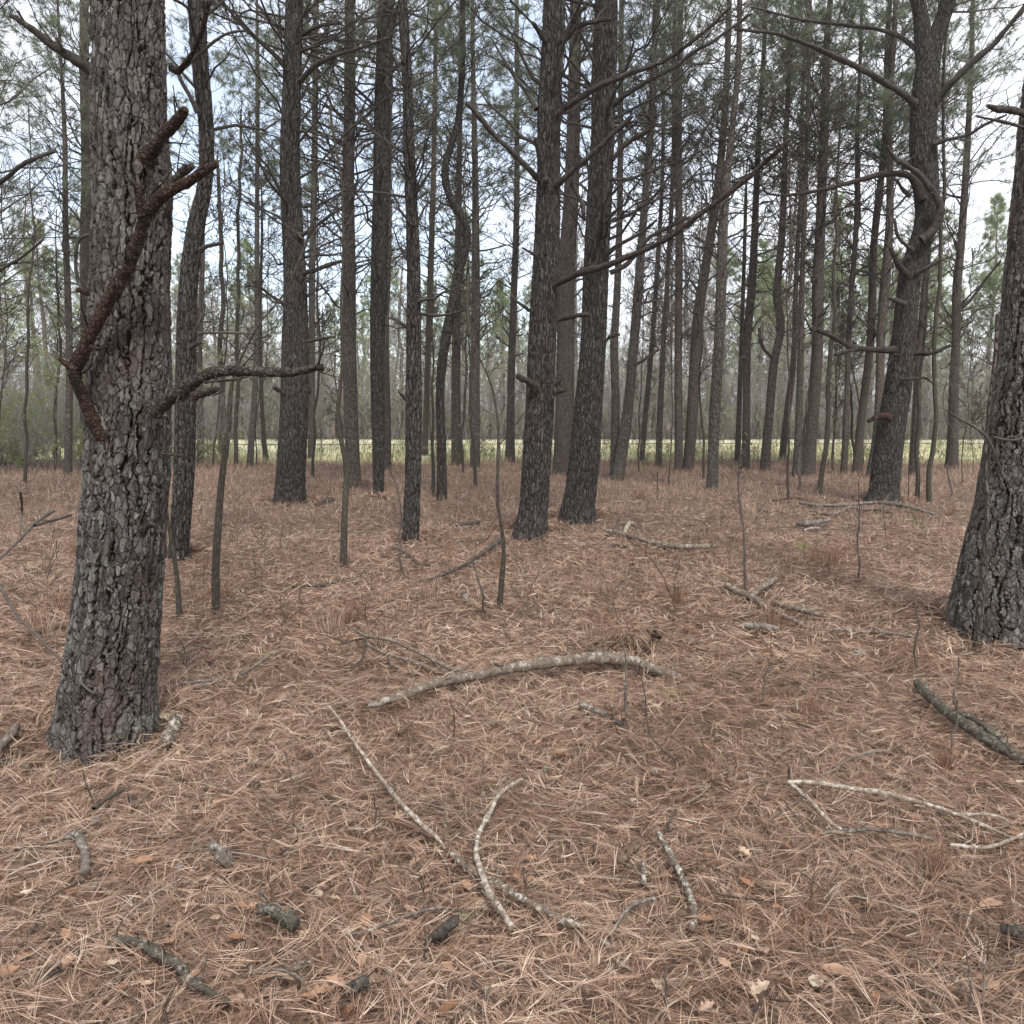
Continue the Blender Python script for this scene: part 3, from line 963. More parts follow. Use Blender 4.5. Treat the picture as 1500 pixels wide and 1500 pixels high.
T('broad straight pine just right of centre with forked broken limbs',
  [(776, 788, 54), (779, 760, 45), (782, 733, 41), (786, 667, 41), (790, 600, 40), (794, 500, 39), (798, 433, 38), (802, 333, 35), (804, 250, 32), (804, 167, 32), (809, 83, 32), (812, 0, 31)],
  H=17, zd=5.2, zl=8.4, den=.75,
  branches=[
      dict(p=[(788, 262, 9), (776, 250, 8), (752, 225, 8), (728, 202, 7), (706, 176, 7), (684, 151, 6)], dy=(-.1, -.5)),
      dict(p=[(798, 262, 9), (794, 240, 9), (788, 218, 8), (784, 202, 6)], dy=(-.2, -.4)),
      dict(p=[(812, 275, 10), (826, 262, 9), (844, 245, 8), (870, 222, 8), (900, 195, 8), (926, 170, 7)], dy=(-.1, -.7)),
      dict(p=[(816, 170, 9), (828, 158, 9), (850, 144, 9), (880, 126, 9), (914, 111, 8), (950, 99, 8), (975, 88, 7), (1000, 72, 6), (1040, 40, 5), (1070, 10, 4)], dy=(-.1, -1.2), tw=7),
      dict(p=[(812, 418, 8), (830, 408, 10), (850, 400, 10), (872, 394, 9), (900, 386, 9), (930, 374, 9), (960, 360, 8), (985, 345, 8), (1020, 318, 8), (1060, 290, 8), (1095, 262, 7), (1125, 235, 7), (1147, 215, 6)], dy=(-.15, -1.6), mat='branch_grey', tw=6),
      dict(p=[(818, 468, 7), (838, 463, 8), (862, 461, 7)], dy=(-.2, -.4), mat='branch_grey'),
      dict(p=[(784, 566, 14), (772, 558, 10), (758, 551, 9)], dy=(-.2, -.35), mat='branch_grey'),
      dict(p=[(812, 565, 8), (816, 560, 7), (822, 558, 5)], dy=(-.25, -.30), mat='branch_grey'),
      dict(p=[(812, 577, 5), (820, 574, 5), (830, 572, 4)], dy=(-.20, -.30), mat='branch_grey'),
      dict(p=[(786, 160, 7), (775, 140, 6), (760, 120, 5), (738, 88, 4), (722, 60, 3)], dy=(-.05, .4), tw=4),
      dict(p=[(798, 60, 8), (788, 44, 7), (780, 33, 6)], dy=(-.1, -.3)),
      dict(p=[(826, 60, 9), (838, 45, 8), (858, 34, 7), (880, 29, 7), (896, 28, 6)], dy=(-.1, -.3), mat='branch_grey'),
      dict(p=[(826, 55, 8), (840, 30, 7), (858, 8, 6)], dy=(-.1, -.3)),
      dict(p=[(838, 268, 6), (846, 285, 6), (853, 300, 7), (855, 318, 6)], dy=(.0, .0)),
      dict(p=[(790, 378, 6), (778, 370, 4), (765, 363, 3)], dy=(-.1, -.2), mat='branch_grey'),
      dict(p=[(776, 455, 5), (755, 440, 4), (748, 430, 3)], dy=(.3, .4)),
  ])
T('broad pine leaning right, standing close beside its straight neighbour at centre',
  [(845, 763, 58), (847, 740, 50), (850, 722, 47), (856, 667, 45), (861, 600, 41), (869, 500, 36), (873, 400, 36), (878, 300, 35), (883, 200, 33), (885, 100, 35), (888, 0, 32)],
  H=18, zd=4.6, zl=9.0, den=.9,
  branches=[
      dict(p=[(898, 155, 8), (912, 142, 8), (935, 127, 8), (962, 112, 7), (990, 97, 6), (1020, 75, 6), (1050, 58, 5), (1100, 20, 4)], dy=(-.1, -.9), tw=5),
      dict(p=[(897, 235, 6), (910, 218, 7), (930, 202, 7), (948, 192, 7), (956, 180, 6), (948, 170, 5), (935, 168, 4)], dy=(-.1, -.3), mat='branch_grey'),
      dict(p=[(894, 400, 7), (920, 385, 7), (950, 350, 6), (985, 330, 6), (1010, 318, 4)], dy=(-.1, -.5), tw=4),
      dict(p=[(886, 500, 5), (898, 492, 5), (908, 490, 4)], dy=(-.2, -.3), mat='branch_grey'),
      dict(p=[(887, 375, 7), (905, 360, 6), (940, 340, 5), (962, 322, 4)], dy=(-.1, -.6), tw=3),
  ])
T('tall dark pine a third of the way across, with a thin one behind it',
  [(425, 738, 50), (426, 715, 45), (427, 700, 43), (432, 600, 40), (431, 500, 38), (430, 400, 32), (426, 250, 29), (428, 150, 27), (430, 0, 26)],
  H=17, zd=4.4, zl=9.0, den=.95,
  branches=[
      dict(p=[(416, 95, 8), (400, 78, 7), (380, 60, 6), (352, 35, 5), (320, -5, 4)], dy=(-.1, -.8), tw=5),
      dict(p=[(418, 55, 7), (402, 35, 6), (375, 5, 5)], dy=(.1, .5), tw=3),
      dict(p=[(440, 118, 8), (462, 96, 7), (490, 82, 6), (530, 70, 5), (570, 55, 4)], dy=(-.1, -.8), tw=5),
      dict(p=[(443, 50, 7), (470, 38, 6), (500, 33, 5)], dy=(-.1, -.6), tw=3),
      dict(p=[(444, 400, 7), (465, 394, 7), (488, 386, 6), (506, 382, 5)], dy=(-.2, -.5), mat='branch_grey'),
      dict(p=[(450, 500, 5), (465, 497, 5), (491, 493, 4)], dy=(-.2, -.3)),
      dict(p=[(416, 445, 6), (400, 435, 5), (382, 422, 4), (362, 418, 3)], dy=(-.2, -.6), mat='branch_grey', tw=2),
      dict(p=[(416, 577, 6), (406, 571, 6), (400, 568, 5)], dy=(-.2, -.3), mat='branch_grey'),
      dict(p=[(448, 572, 6), (454, 574, 6)], dy=(-.3, -.35), mat='branch_grey'),
      dict(p=[(440, 345, 7), (456, 336, 6), (480, 318, 5), (500, 305, 4)], dy=(-.1, -.5), tw=4),
  ])
T('crooked pine at right with an S bend, a forked top and long bare arms',
  [(1294, 736, 56), (1295, 718, 48), (1297, 700, 46), (1305, 633, 45), (1316, 567, 42), (1324, 500, 38), (1330, 433, 34), (1334, 400, 34), (1345, 367, 35), (1357, 330, 36), (1359, 300, 37), (1354, 233, 40),
   (1352, 167, 38), (1357, 110, 36), (1364, 72, 30), (1377, 35, 25), (1388, 0, 22)],
  H=15, zd=9, zl=9.6, den=.9, Lm=2.2,
  stems=[[(1356, 100, 28), (1352, 60, 27), (1350, 30, 24), (1344, 0, 22), (1338, -40, 20), (1330, -120, 15)]],
  branches=[
      dict(p=[(1340, 152, 12), (1324, 138, 11), (1300, 123, 11), (1273, 107, 10), (1233, 88, 9), (1200, 72, 7), (1160, 57, 6), (1127, 48, 5), (1077, 43, 4)], dy=(-.1, -1.2), tw=8),
      dict(p=[(1341, 72, 8), (1325, 58, 7), (1310, 50, 7), (1283, 42, 6), (1253, 38, 6), (1207, 33, 5), (1160, 25, 4), (1100, 10, 3)], dy=(.1, .8), tw=7),
      dict(p=[(1372, 148, 13), (1386, 132, 12), (1400, 117, 11), (1430, 87, 11), (1457, 63, 10), (1477, 40, 9), (1505, 5, 8)], dy=(-.1, -.8), tw=4),
      dict(p=[(1368, 211, 8), (1390, 204, 6), (1417, 197, 5), (1443, 182, 5), (1475, 168, 3)], dy=(-.2, -.8), tw=4),
      dict(p=[(1350, 292, 17), (1342, 272, 14), (1332, 260, 11), (1320, 255, 10), (1293, 255, 8), (1267, 262, 8), (1233, 272, 7), (1200, 280, 6), (1150, 287, 4), (1123, 283, 3), (1115, 270, 3)], dy=(-.15, -.6), mat='branch_grey', tw=5),
      dict(p=[(1350, 352, 14), (1362, 342, 14), (1373, 325, 14), (1377, 308, 13), (1370, 290, 12), (1358, 272, 10), (1345, 256, 9), (1330, 245, 8), (1313, 233, 7), (1304, 222, 6), (1300, 213, 4)], dy=(-.30, -.5), mat='deadwood', label='sickle shaped limb curling across the bend'),
      dict(p=[(1336, 366, 8), (1324, 356, 6), (1314, 343, 6), (1310, 320, 4)], dy=(-.2, -.4)),
      dict(p=[(1333, 288, 7), (1322, 278, 6), (1316, 268, 5), (1310, 262, 4)], dy=(-.2, -.3)),
      dict(p=[(1330, 404, 13), (1322, 395, 11), (1313, 383, 10), (1305, 362, 7)], dy=(-.2, -.35), mat='branch_grey'),
      dict(p=[(1344, 400, 9), (1358, 392, 7), (1380, 380, 5)], dy=(-.2, -.4)),
      dict(p=[(1324, 445, 9), (1312, 440, 8), (1302, 436, 6)], dy=(-.2, -.35)),
      dict(p=[(1310, 514, 11), (1296, 513, 10), (1270, 512, 9), (1250, 509, 9), (1230, 499, 8), (1210, 488, 8), (1188, 481, 7)], dy=(-.15, -.5), mat='branch_grey', label='pale arm reaching left at mid height'),
      dict(p=[(1256, 511, 8), (1240, 514, 7), (1224, 520, 6)], dy=(-.3, -.4), mat='branch_grey'),
      dict(p=[(1338, 518, 9), (1352, 518, 8), (1368, 516, 7), (1393, 506, 6)], dy=(-.1, -.4), mat='branch_grey'),
      dict(p=[(1320, 556, 5), (1340, 555, 4), (1355, 553, 4), (1366, 561, 3)], dy=(-.26, -.4), mat='branch_grey'),
      dict(p=[(1302, 612, 10), (1290, 610, 8), (1272, 617, 5)], dy=(-.25, -.4), mat='branch_red'),
      dict(p=[(1300, 535, 5), (1310, 520, 5), (1320, 521, 4)], dy=(-.26, -.3), mat='branch_grey'),
  ])
T('slim reddish pine half hidden behind the massive left trunk',
  [(262, 816, 29), (267, 760, 29), (272, 700, 30), (274, 600, 31), (273, 500, 30), (276, 400, 28), (285, 330, 27), (298, 268, 23), (302, 210, 22), (299, 150, 24), (295, 100, 25), (291, 0, 26)],
  H=14, zd=4.4, zl=6.8, mat='bark_red', den=.9,
  branches=[dict(p=[(290, 165, 8), (278, 140, 7), (262, 108, 6), (275, 95, 5), (300, 72, 5), (330, 50, 4), (360, 45, 3)], dy=(-.1, -.4), mat='deadwood'),
            dict(p=[(294, 366, 8), (305, 360, 7), (326, 356, 5)], dy=(-.1, -.2), mat='deadwood'),
            dict(p=[(280, 508, 7), (290, 503, 6), (296, 502, 4)], dy=(-.1, -.2)),
            dict(p=[(290, 488, 4), (330, 487, 4), (378, 489, 3)], dy=(.0, .2), mat='twig')])
T('thin straight pine left of centre whose base stands forward of its row',
  [(601, 796, 24), (603, 740, 23), (605, 667, 23), (605, 567, 23), (605, 400, 20), (602, 300, 18), (598, 200, 16), (597, 133, 15), (590, 0, 14)],
  H=14, zd=3.6, zl=7.6, den=1.0, branches=[dict(p=[(595, 585, 5), (590, 580, 5), (586, 576, 4)], dy=(-.1, -.2))])
T('pine with a wide foot rising behind the grey sapling, left of the paired thin trunks',
  [(518, 714, 23), (517, 680, 21), (514, 600, 21), (512, 500, 21), (512, 400, 20), (510, 267, 18), (512, 150, 17), (512, 0, 14)], H=15, zd=3.8, zl=8.2)
T('straight pine with a narrow dark twin tucked just behind it',
  [(555, 729, 15), (554, 690, 16), (553, 600, 19), (553, 500, 20), (556, 400, 24), (558, 250, 24), (560, 150, 24), (566, 0, 23)], H=17, zd=4.2, zl=8.8, mat='bark_red')
T('crooked thin pine bending in a zigzag above the field',
  [(647, 732, 15), (646, 650, 13), (645, 567, 12), (653, 500, 14), (667, 433, 15), (672, 400, 14), (684, 352, 12), (679, 322, 12), (661, 292, 11), (652, 262, 11), (653, 235, 10), (661, 210, 10), (672, 167, 9), (678, 83, 8), (678, 0, 7)],
  H=12, zd=4.4, zl=9, den=.6, Lm=1.2)
T('reddish pine hidden between the two broad central trunks',
  [(823, 697, 29), (825, 650, 28), (827, 600, 28), (829, 500, 26), (830, 400, 25), (836, 300, 22), (840, 180, 19), (843, 0, 17)], H=18, zd=5, zl=9.5, mat='bark_red')
T('leaning member of a pine pair that splits at the ground right of centre',
  [(905, 703, 18), (913, 650, 17), (920, 600, 15), (927, 513, 14), (934, 433, 14), (942, 333, 12), (950, 233, 11), (955, 150, 10), (962, 0, 9)], H=15, zd=4.6, zl=9.2,
  branches=[dict(p=[(928, 536, 5), (945, 526, 4), (966, 512, 3)], dy=(-.1, -.3))])
T('upright bent member of the pine pair that splits at the ground',
  [(900, 701, 13), (901, 640, 13), (902, 580, 12), (900, 510, 12), (903, 450, 11), (906, 380, 10), (908, 280, 9), (909, 150, 8), (910, 0, 7)], H=13, zd=5, zl=9.4, den=.7)
T('slender dark pine standing alone in the gap left of the broad central pair',
  [(747, 677, 15), (748, 620, 12), (749, 550, 11), (752, 450, 10), (757, 300, 9), (757, 150, 7), (757, 0, 6)], H=14, zd=4, zl=9, den=.8, Lm=1.4)
T('dark straight pine with a mossy green foot in the right half',
  [(1043, 719, 18), (1045, 680, 16), (1048, 600, 16), (1052, 500, 15), (1056, 400, 15), (1062, 300, 14), (1072, 200, 10), (1080, 100, 9), (1083, 0, 8)], H=15, zd=4.2, zl=9)
T('reddish pine leaning to the right across its dark straight neighbour',
  [(1007, 690, 17), (1011, 640, 17), (1016, 567, 17), (1023, 467, 16), (1030, 410, 14), (1038, 360, 13), (1052, 270, 12), (1062, 170, 10), (1068, 0, 8)], H=16, zd=4.6, zl=9, mat='bark_red')
T('straight pine with pale stump stubs standing near the field edge at centre right',
  [(994, 691, 13), (993, 600, 12), (993, 500, 11), (994, 400, 11), (995, 200, 10), (997, 0, 9)], H=17, zd=4.5, zl=9.4)
T('thin pine tilting right just beyond the central pair',
  [(940, 678, 8), (947, 600, 8), (955, 500, 7), (963, 400, 7), (968, 300, 6), (972, 150, 5)], H=13, zd=4.5, zl=9, den=.6, Lm=1.0)
T('pencil thin pine beside the tilting one at the field edge',
  [(965, 685, 10), (968, 600, 9), (972, 500, 8), (979, 400, 7), (985, 250, 7), (988, 50, 6)], H=15, zd=4.5, zl=9, den=.8, Lm=1.2)
T('forked pine with a sideways kink, right of the reddish leaning pine',
  [(1120, 690, 16), (1124, 640, 14), (1128, 600, 13), (1134, 533, 13), (1143, 490, 12), (1143, 465, 12), (1138, 433, 11), (1141, 390, 11), (1146, 330, 10), (1151, 200, 8), (1158, 60, 7)], H=14, zd=4.6, zl=9, den=.8,
  branches=[dict(p=[(1130, 522, 6), (1120, 512, 5), (1114, 498, 5), (1112, 480, 4)], dy=(-.05, -.1))])
T('grey barked pine with a faint bow, second left of the kinked fork',
  [(1092, 688, 14), (1093, 600, 11), (1095, 500, 12), (1101, 420, 12), (1106, 320, 10), (1112, 200, 8), (1122, 0, 6)], H=15, zd=4.4, zl=9.2)
T('small pine stem crowded against the bowed grey one',
  [(1080, 678, 10), (1083, 600, 8), (1086, 520, 7), (1089, 420, 6), (1092, 300, 5)], H=9, zd=3.6, zl=7.5, den=.6, Lm=.9)
T('thick pine with a flared double foot in the right half of the stand',
  [(1180, 699, 31), (1184, 660, 25), (1188, 620, 22), (1194, 533, 18), (1197, 420, 18), (1203, 333, 15), (1207, 200, 14), (1213, 67, 10), (1218, 0, 8)], H=16, zd=4.2, zl=8.8, mat='bark_red')
T('thinner trunk rising from the left side of the flared double foot',
  [(1167, 700, 14), (1170, 640, 11), (1173, 567, 10), (1175, 480, 9), (1176, 400, 8), (1180, 250, 7), (1184, 60, 6)], H=14, zd=4.0, zl=9, den=.9)
T('distant grey pine seen between the kinked fork and the flared foot',
  [(1146, 675, 11), (1154, 600, 10), (1160, 540, 9), (1164, 467, 8), (1172, 300, 7), (1178, 100, 6)], H=15, zd=4.6, zl=9)
T('slim pine standing free left of the two leaning reddish trunks',
  [(1235, 696, 11), (1239, 620, 10), (1243, 567, 9), (1248, 467, 8), (1250, 400, 8), (1255, 250, 7), (1258, 60, 5)], H=14, zd=4.4, zl=8.8)
T('first of two reddish leaning pines beside the crooked forked pine',
  [(1256, 693, 16), (1262, 640, 13), (1269, 567, 12), (1276, 467, 12), (1281, 380, 11), (1287, 300, 11), (1293, 200, 10), (1301, 67, 9)], H=16, zd=4.4, zl=8.8, mat='bark_red')
T('pine directly behind the crooked forked one, touching its left side',
  [(1274, 699, 15), (1281, 640, 13), (1287, 567, 13), (1293, 467, 14), (1296, 420, 15), (1302, 300, 11), (1306, 170, 10), (1311, 0, 8)], H=16, zd=4.4, zl=8.8)
T('dark pine emerging on the right side of the crooked forked one',
  [(1336, 697, 13), (1340, 640, 13), (1343, 567, 12), (1349, 480, 11), (1356, 400, 10), (1366, 250, 9), (1375, 60, 8)], H=15, zd=4.4, zl=8.8, mat='bark_red')
T('straight reddish pine with a split limb, left of the huge edge pine',
  [(1394, 687, 22), (1396, 640, 18), (1398, 567, 16), (1401, 500, 14), (1402, 420, 14), (1408, 350, 12), (1416, 233, 10), (1421, 120, 8), (1425, 0, 7)], H=16, zd=4.4, zl=8.8, mat='bark_red',
  branches=[dict(p=[(1408, 452, 6), (1425, 435, 5), (1445, 408, 5), (1466, 382, 4)], dy=(-.1, -.4), tw=3)])
T('narrow pine showing as a dark sliver behind the tall one a third across',
  [(456, 672, 10), (457, 600, 10), (457, 500, 10), (458, 350, 10), (461, 200, 9), (463, 0, 8)], H=15, zd=4.5, zl=9)
T('dark twin tucked behind the straight pine left of centre',
  [(567, 689, 12), (567, 600, 11), (566, 500, 11), (568, 350, 10), (570, 150, 9)], H=15, zd=4.8, zl=9.2, den=.6)
T('thin reddish pine leaning beside the forward standing thin trunk',
  [(622, 668, 10), (626, 550, 9), (630, 420, 9), (634, 300, 8), (637, 150, 7), (639, 0, 6)], H=15, zd=4.5, zl=9, mat='bark_red')
T('straight pine partly covered by the zigzag one',
  [(669, 682, 16), (668, 620, 14), (668, 550, 13), (670, 400, 11), (672, 300, 9), (675, 100, 7)], H=14, zd=4.4, zl=9)
T('tidy straight pine right of the zigzag one, with a sapling at its foot',
  [(696, 687, 15), (696, 620, 14), (696, 550, 13), (697, 400, 12), (696, 250, 9), (693, 100, 7), (692, 0, 6)], H=15, zd=4.4, zl=9)
T('pale greenish pine behind the left edge of the massive trunk',
  [(127, 686, 18), (127, 600, 17), (126, 480, 17), (126, 300, 16), (124, 150, 15), (123, 0, 14)], H=17, zd=4, zl=8, mat='bark_smooth')
T('twin stemmed brown pine in the brush far left',
  [(100, 697, 14), (101, 640, 12), (101, 560, 11), (98, 420, 10), (96, 250, 8)], H=13, zd=3.6, zl=5.6)
T('slim pine at the field edge between the reddish left pine and the sapling',
  [(293, 680, 11), (293, 600, 10), (293, 500, 9), (295, 400, 8), (297, 250, 7)], H=14, zd=4.4, zl=8)
T('grey field edge pine just left of the tall one a third across',
  [(366, 685, 10), (370, 620, 9), (373, 567, 8), (376, 450, 8), (377, 300, 7), (378, 100, 6)], H=14, zd=4.0, zl=8.6)
T('knobbly low stem bent at its foot beside the grey field edge pine',
  [(390, 677, 10), (386, 640, 7), (382, 560, 6), (381, 450, 5), (384, 350, 4)], H=9, zd=3.6, zl=7, den=.5, Lm=.9)

# thin broadleaf saplings, bare in winter
S = dict(name='sapling', cat='sapling', kind='hardwood', mat='bark_smooth')
T('lichen grey sapling standing upright left of centre, forward of the pine with a wide foot', [(504, 831, 11), (505, 760, 10), (506, 700, 9), (504, 620, 7), (502, 520, 5), (500, 430, 4)], H=4.4, zl=2.4, nb=14, Lm=1.0, den=0, zd=9, **S)
T('wavy sapling leaning right, its foot beside the massive left trunk', [(318, 898, 12), (321, 840, 12), (327, 767, 11), (331, 700, 10), (336, 650, 9), (341, 600, 8), (346, 570, 6), (356, 540, 5), (372, 508, 4), (392, 472, 4), (415, 447, 3), (434, 420, 3)], H=3.2, zl=2.2, nb=8, Lm=.8, den=0, zd=9, **S)
T('short greenish sapling stem ending behind the massive left trunk', [(262, 907, 10), (258, 870, 8), (252, 825, 7), (247, 780, 6), (243, 720, 5)], H=1.9, zl=1.2, nb=5, Lm=.5, den=0, zd=9, **S)
T('whip thin green sapling in front of the broad central pine', [(733, 890, 9), (736, 840, 8), (739, 800, 6), (740, 733, 5), (740, 667, 5), (739, 620, 4), (730, 570, 3), (714, 533, 3), (700, 508, 2)], H=2.6, zl=1.3, nb=9, Lm=.7, den=0, zd=9, **S)
T('wavering green sapling in front of the flared double foot', [(1200, 727, 9), (1203, 690, 8), (1208, 650, 8), (1212, 600, 7), (1217, 533, 7), (1222, 460, 6), (1222, 400, 5), (1228, 300, 4), (1232, 200, 3)], H=8, zl=3.4, nb=20, Lm=1.3, den=0, zd=20, **S)
T('snaking dark sapling right of the crooked forked pine', [(1363, 735, 9), (1365, 690, 8), (1370, 660, 8), (1373, 600, 7), (1376, 500, 7), (1379, 400, 6), (1382, 250, 5), (1385, 100, 4)], H=10, zl=3.6, nb=24, Lm=1.3, den=0, zd=20, **S)
T('thin upright sapling against the lower trunk of the crooked forked pine', [(1343, 733, 8), (1344, 690, 7), (1346, 640, 6), (1350, 560, 5), (1356, 470, 4)], H=5.5, zl=2.5, nb=12, Lm=.9, den=0, zd=9, **S)
T('twin stemmed sapling left of the tall pine, taller of the two', [(345, 682, 7), (347, 600, 6), (350, 500, 6), (349, 350, 5), (352, 200, 4)], H=10, zl=3.2, nb=24, Lm=1.2, den=0, zd=20, **S)
T('straight reddish sapling rising through the wavy leaning one', [(325, 674, 10), (325, 600, 9), (325, 530, 8), (323, 400, 7), (322, 250, 5)], H=9.5, zl=3.4, nb=20, Lm=1.2, den=0, zd=20, name='sapling', cat='sapling', kind='hardwood', mat='bark_red')
T('hair thin sapling alone in the brush at the far left', [(37, 706, 6), (40, 620, 5), (43, 540, 5), (46, 440, 4), (48, 330, 3)], H=8, zl=2.4, nb=22, Lm=1.3, den=0, zd=20, **S)
T('small sapling stem beside the twin stemmed brown pine', [(81, 692, 5), (82, 600, 5), (84, 500, 4), (86, 400, 3)], H=6.5, zl=2.0, nb=16, Lm=1.0, den=0, zd=20, **S)
T('short dark sapling standing left of the zigzag pine', [(633, 727, 6), (634, 680, 5), (636, 620, 4), (637, 540, 3)], H=4.5, zl=2, nb=12, Lm=.8, den=0, zd=9, **S)
T('slim sapling at the foot of the tidy straight pine', [(695, 714, 6), (694, 680, 5), (692, 620, 4), (688, 540, 3)], H=4.5, zl=2, nb=12, Lm=.8, den=0, zd=9, **S)
T('brown weather stained sapling growing against the huge edge pine', [(1431, 955, 13), (1432, 900, 12), (1434, 850, 11), (1437, 780, 9), (1441, 700, 6), (1446, 620, 4)], H=2.2, zl=1.3, nb=6, Lm=.6, den=0, zd=9, name='sapling', cat='sapling', kind='hardwood', mat='bark_red')
T('lanky sapling arching beside the slim free standing pine', [(1255, 690, 4), (1248, 600, 4), (1244, 500, 3), (1252, 400, 3), (1256, 300, 3)], H=8, zl=2.4, nb=18, Lm=1.1, den=0, zd=20, **S)
T('fine twiggy sapling in front of the bowed grey pine', [(1092, 868, 4), (1089, 800, 4), (1090, 740, 3), (1088, 695, 2)], H=1.25, zl=.35, nb=9, Lm=.45, den=0, zd=9, name='sapling', cat='sapling', kind='hardwood', mat='twig')

ru = np.random.default_rng(19)
for _ in range(24):
    Yu = ru.uniform(14, 25); xu = ru.uniform(-.62, .62) * Yu
    ux = 750 + xu / Yu * F_PX; uy = 600 + 1.6 / Yu * F_PX
    hh = ru.uniform(3.5, 9); wpx = ru.uniform(.022, .05) * hh / 6 / Yu * F_PX
    dx = ru.normal(0, 14)
    T('spindly bare understory tree standing among the farther pines', [(ux, uy, wpx * 1.1), (ux + dx * .3, uy - 80, wpx), (ux + dx, uy - 180, wpx * .8), (ux + dx * ru.uniform(.6, 1.8), uy - min(330, hh / Yu * F_PX * .9), wpx * .5)],
      name='understory_tree', cat='tree', kind='hardwood', mat='bark_smooth', Y=Yu, H=hh, zl=ru.uniform(.9, 2), nb=26, Lm=hh * .26, den=0, zd=30, group='spindly understory trees')

# pines just outside the frame whose boughs hang into it
T('pine beyond the left edge whose drooping boughs hang into the upper left corner', [(-150, 760, 36), (-150, 600, 34), (-150, 300, 30), (-150, 0, 28)], H=14, zd=3.4, zl=5.2, Lm=2.6,
  branches=[dict(p=[(-140, 330, 14), (-60, 300, 11), (0, 266, 9), (30, 243, 8), (55, 230, 7), (80, 222, 5)], dy=(-.3, -1.8)),
            dict(p=[(-140, 450, 12), (-40, 430, 8), (0, 396, 5), (30, 378, 4), (64, 350, 3)], dy=(-.3, -1.0), tw=4)])
T('second leafy pine beyond the left edge, farther back in the brush', [(-40, 700, 22), (-40, 500, 20), (-42, 200, 17), (-42, 0, 15)], H=13, zd=3.0, zl=4.2, Lm=2.4)

for sp in TREES:
    sp.setdefault('group', 'bare saplings under the pines' if sp['cat'] == 'sapling' else PG)
    build_tree(sp)

# ------------------------------------------------------------------ fallen branches on the needles
def stick(label, mat, limbs, name='fallen_branch', cat='branch', cut=True, seed=0):
    """limbs: lists of (x, y, width, height above the straw); the first is the thing's own mesh's main limb"""
    rng = np.random.default_rng(abs(hash(label)) % 1000 if False else sum(map(ord, label)) + seed)
    root = None; org = None
    for li, pts in enumerate(limbs):
        P = []; R = []
        for p in pts:
            lift = p[3] if len(p) > 3 else 0.0
            r0 = p[2] * .5 * px_size(on_ground(p[0], p[1]))
            q = on_ground(p[0], p[1], lift + r0 * .55)
            q = np.array([q[0], q[1], gh(q[0], q[1]) + lift + r0 * .8 + (.046 if p[1] > 1000 else .036)])
            P.append(q); R.append(r0)
        K = max(16, len(P) * 8)
        line = smooth_line(np.column_stack([P, R]), K)
        mr = float(np.mean(R))
        wob = np.cumsum(rng.normal(0, 1, (K, 3)), 0); wob -= np.linspace(0, 1, K)[:, None] * wob[-1]
        L = line[:, :3] + wob * mr * .07
        rad = line[:, 3] * (1 + .06 * rng.standard_normal(K))
        for _ in range(int(K / 10)):                 # knots
            c = rng.integers(2, K - 2); rad[c - 1:c + 2] *= np.array([1.07, 1.2, 1.07])
        if org is None: org = P[0]
        mb = MB()
        tubes(mb, L, np.maximum(rad, .0016), 12 if mr > .008 else 7, 0, None, True, .05, rng)
        if mr > .007:
            q = int(K / 6); i = rng.integers(2, K - 3, q)
            T_ = norm(L[i + 1] - L[i]); s_ = norm(rng.normal(0, 1, (q, 3)) + np.array([0, 0, .6]))
            res, _ = grow(rng, L[i], T_ * .6 + s_, rng.uniform(.01, .09, q), np.full(q, mr * .3), 1, 0, K=4)
            put_branches(mb, res, 0)
        if root is None:
            if len(limbs) == 1:
                o = mb.build(name, M[mat], None, org); o.location = [float(c) for c in org]
                return tag(o, label, cat)
            root = tag(empty(name, org), label, cat)
            mb.build("stem", M[mat], root, org)
        else:
            mm = mat
            if isinstance(pts[0], tuple) and len(pts[0]) > 4: mm = pts[0][4]
            mb.build("side_branch", M[mm], root, org)
    return root


stick('long bowed log lying across the middle of the clearing', 'stick_log', [
    [(540, 1047, 10, -.01), (563, 1042, 12, .0), (600, 1030, 13, .0), (643, 1013, 13, .01), (687, 1000, 13, .02), (733, 993, 14, .03), (783, 985, 14, .05), (833, 978, 15, .06), (867, 974, 16, .06), (900, 974, 17, .05), (933, 979, 15, .03), (960, 990, 13, .0), (998, 1003, 9, -.02)],
    [(690, 999, 7, .02), (660, 990, 6, .03), (633, 975, 6, .04), (603, 960, 5, .05), (573, 947, 5, .06), (537, 939, 4, .07), (517, 928, 3, .09)],
    [(677, 1001, 7, .0), (643, 993, 7, .0), (603, 978, 6, .02), (567, 967, 5, .03), (537, 953, 4, .05)],
    [(536, 941, 4, .07, 'stick_dark'), (534, 958, 3, .05), (531, 973, 3, .03), (517, 985, 3, .01), (498, 997, 3, 0)],
    [(548, 941, 3, .06, 'stick_dark'), (524, 945, 3, .04), (500, 951, 3, .02)],
    [(886, 966, 8, .08, 'stick_dark'), (876, 966, 8, .09), (864, 963, 5, .11)],
    [(742, 988, 4, .06, 'stick_dark'), (732, 984, 4, .08), (724, 981, 3, .10)],
    [(568, 968, 3, .03, 'stick_dark'), (572, 982, 3, .02), (584, 989, 2, .0)],
], name='fallen_log', cat='log')
stick('long pale whip of a stick slanting down to the middle of the foreground', 'stick_pale', [
    [(483, 1048, 3, .05), (500, 1072, 4, .05), (533, 1123, 5, .03), (563, 1163, 6, .02), (583, 1190, 7, .02), (613, 1222, 8, .01), (640, 1245, 7, .0), (652, 1262, 4, -.01)],
    [(637, 1246, 5, .0, 'stick_brown'), (600, 1228, 5, .01), (575, 1220, 4, .0), (558, 1214, 3, .0)]])
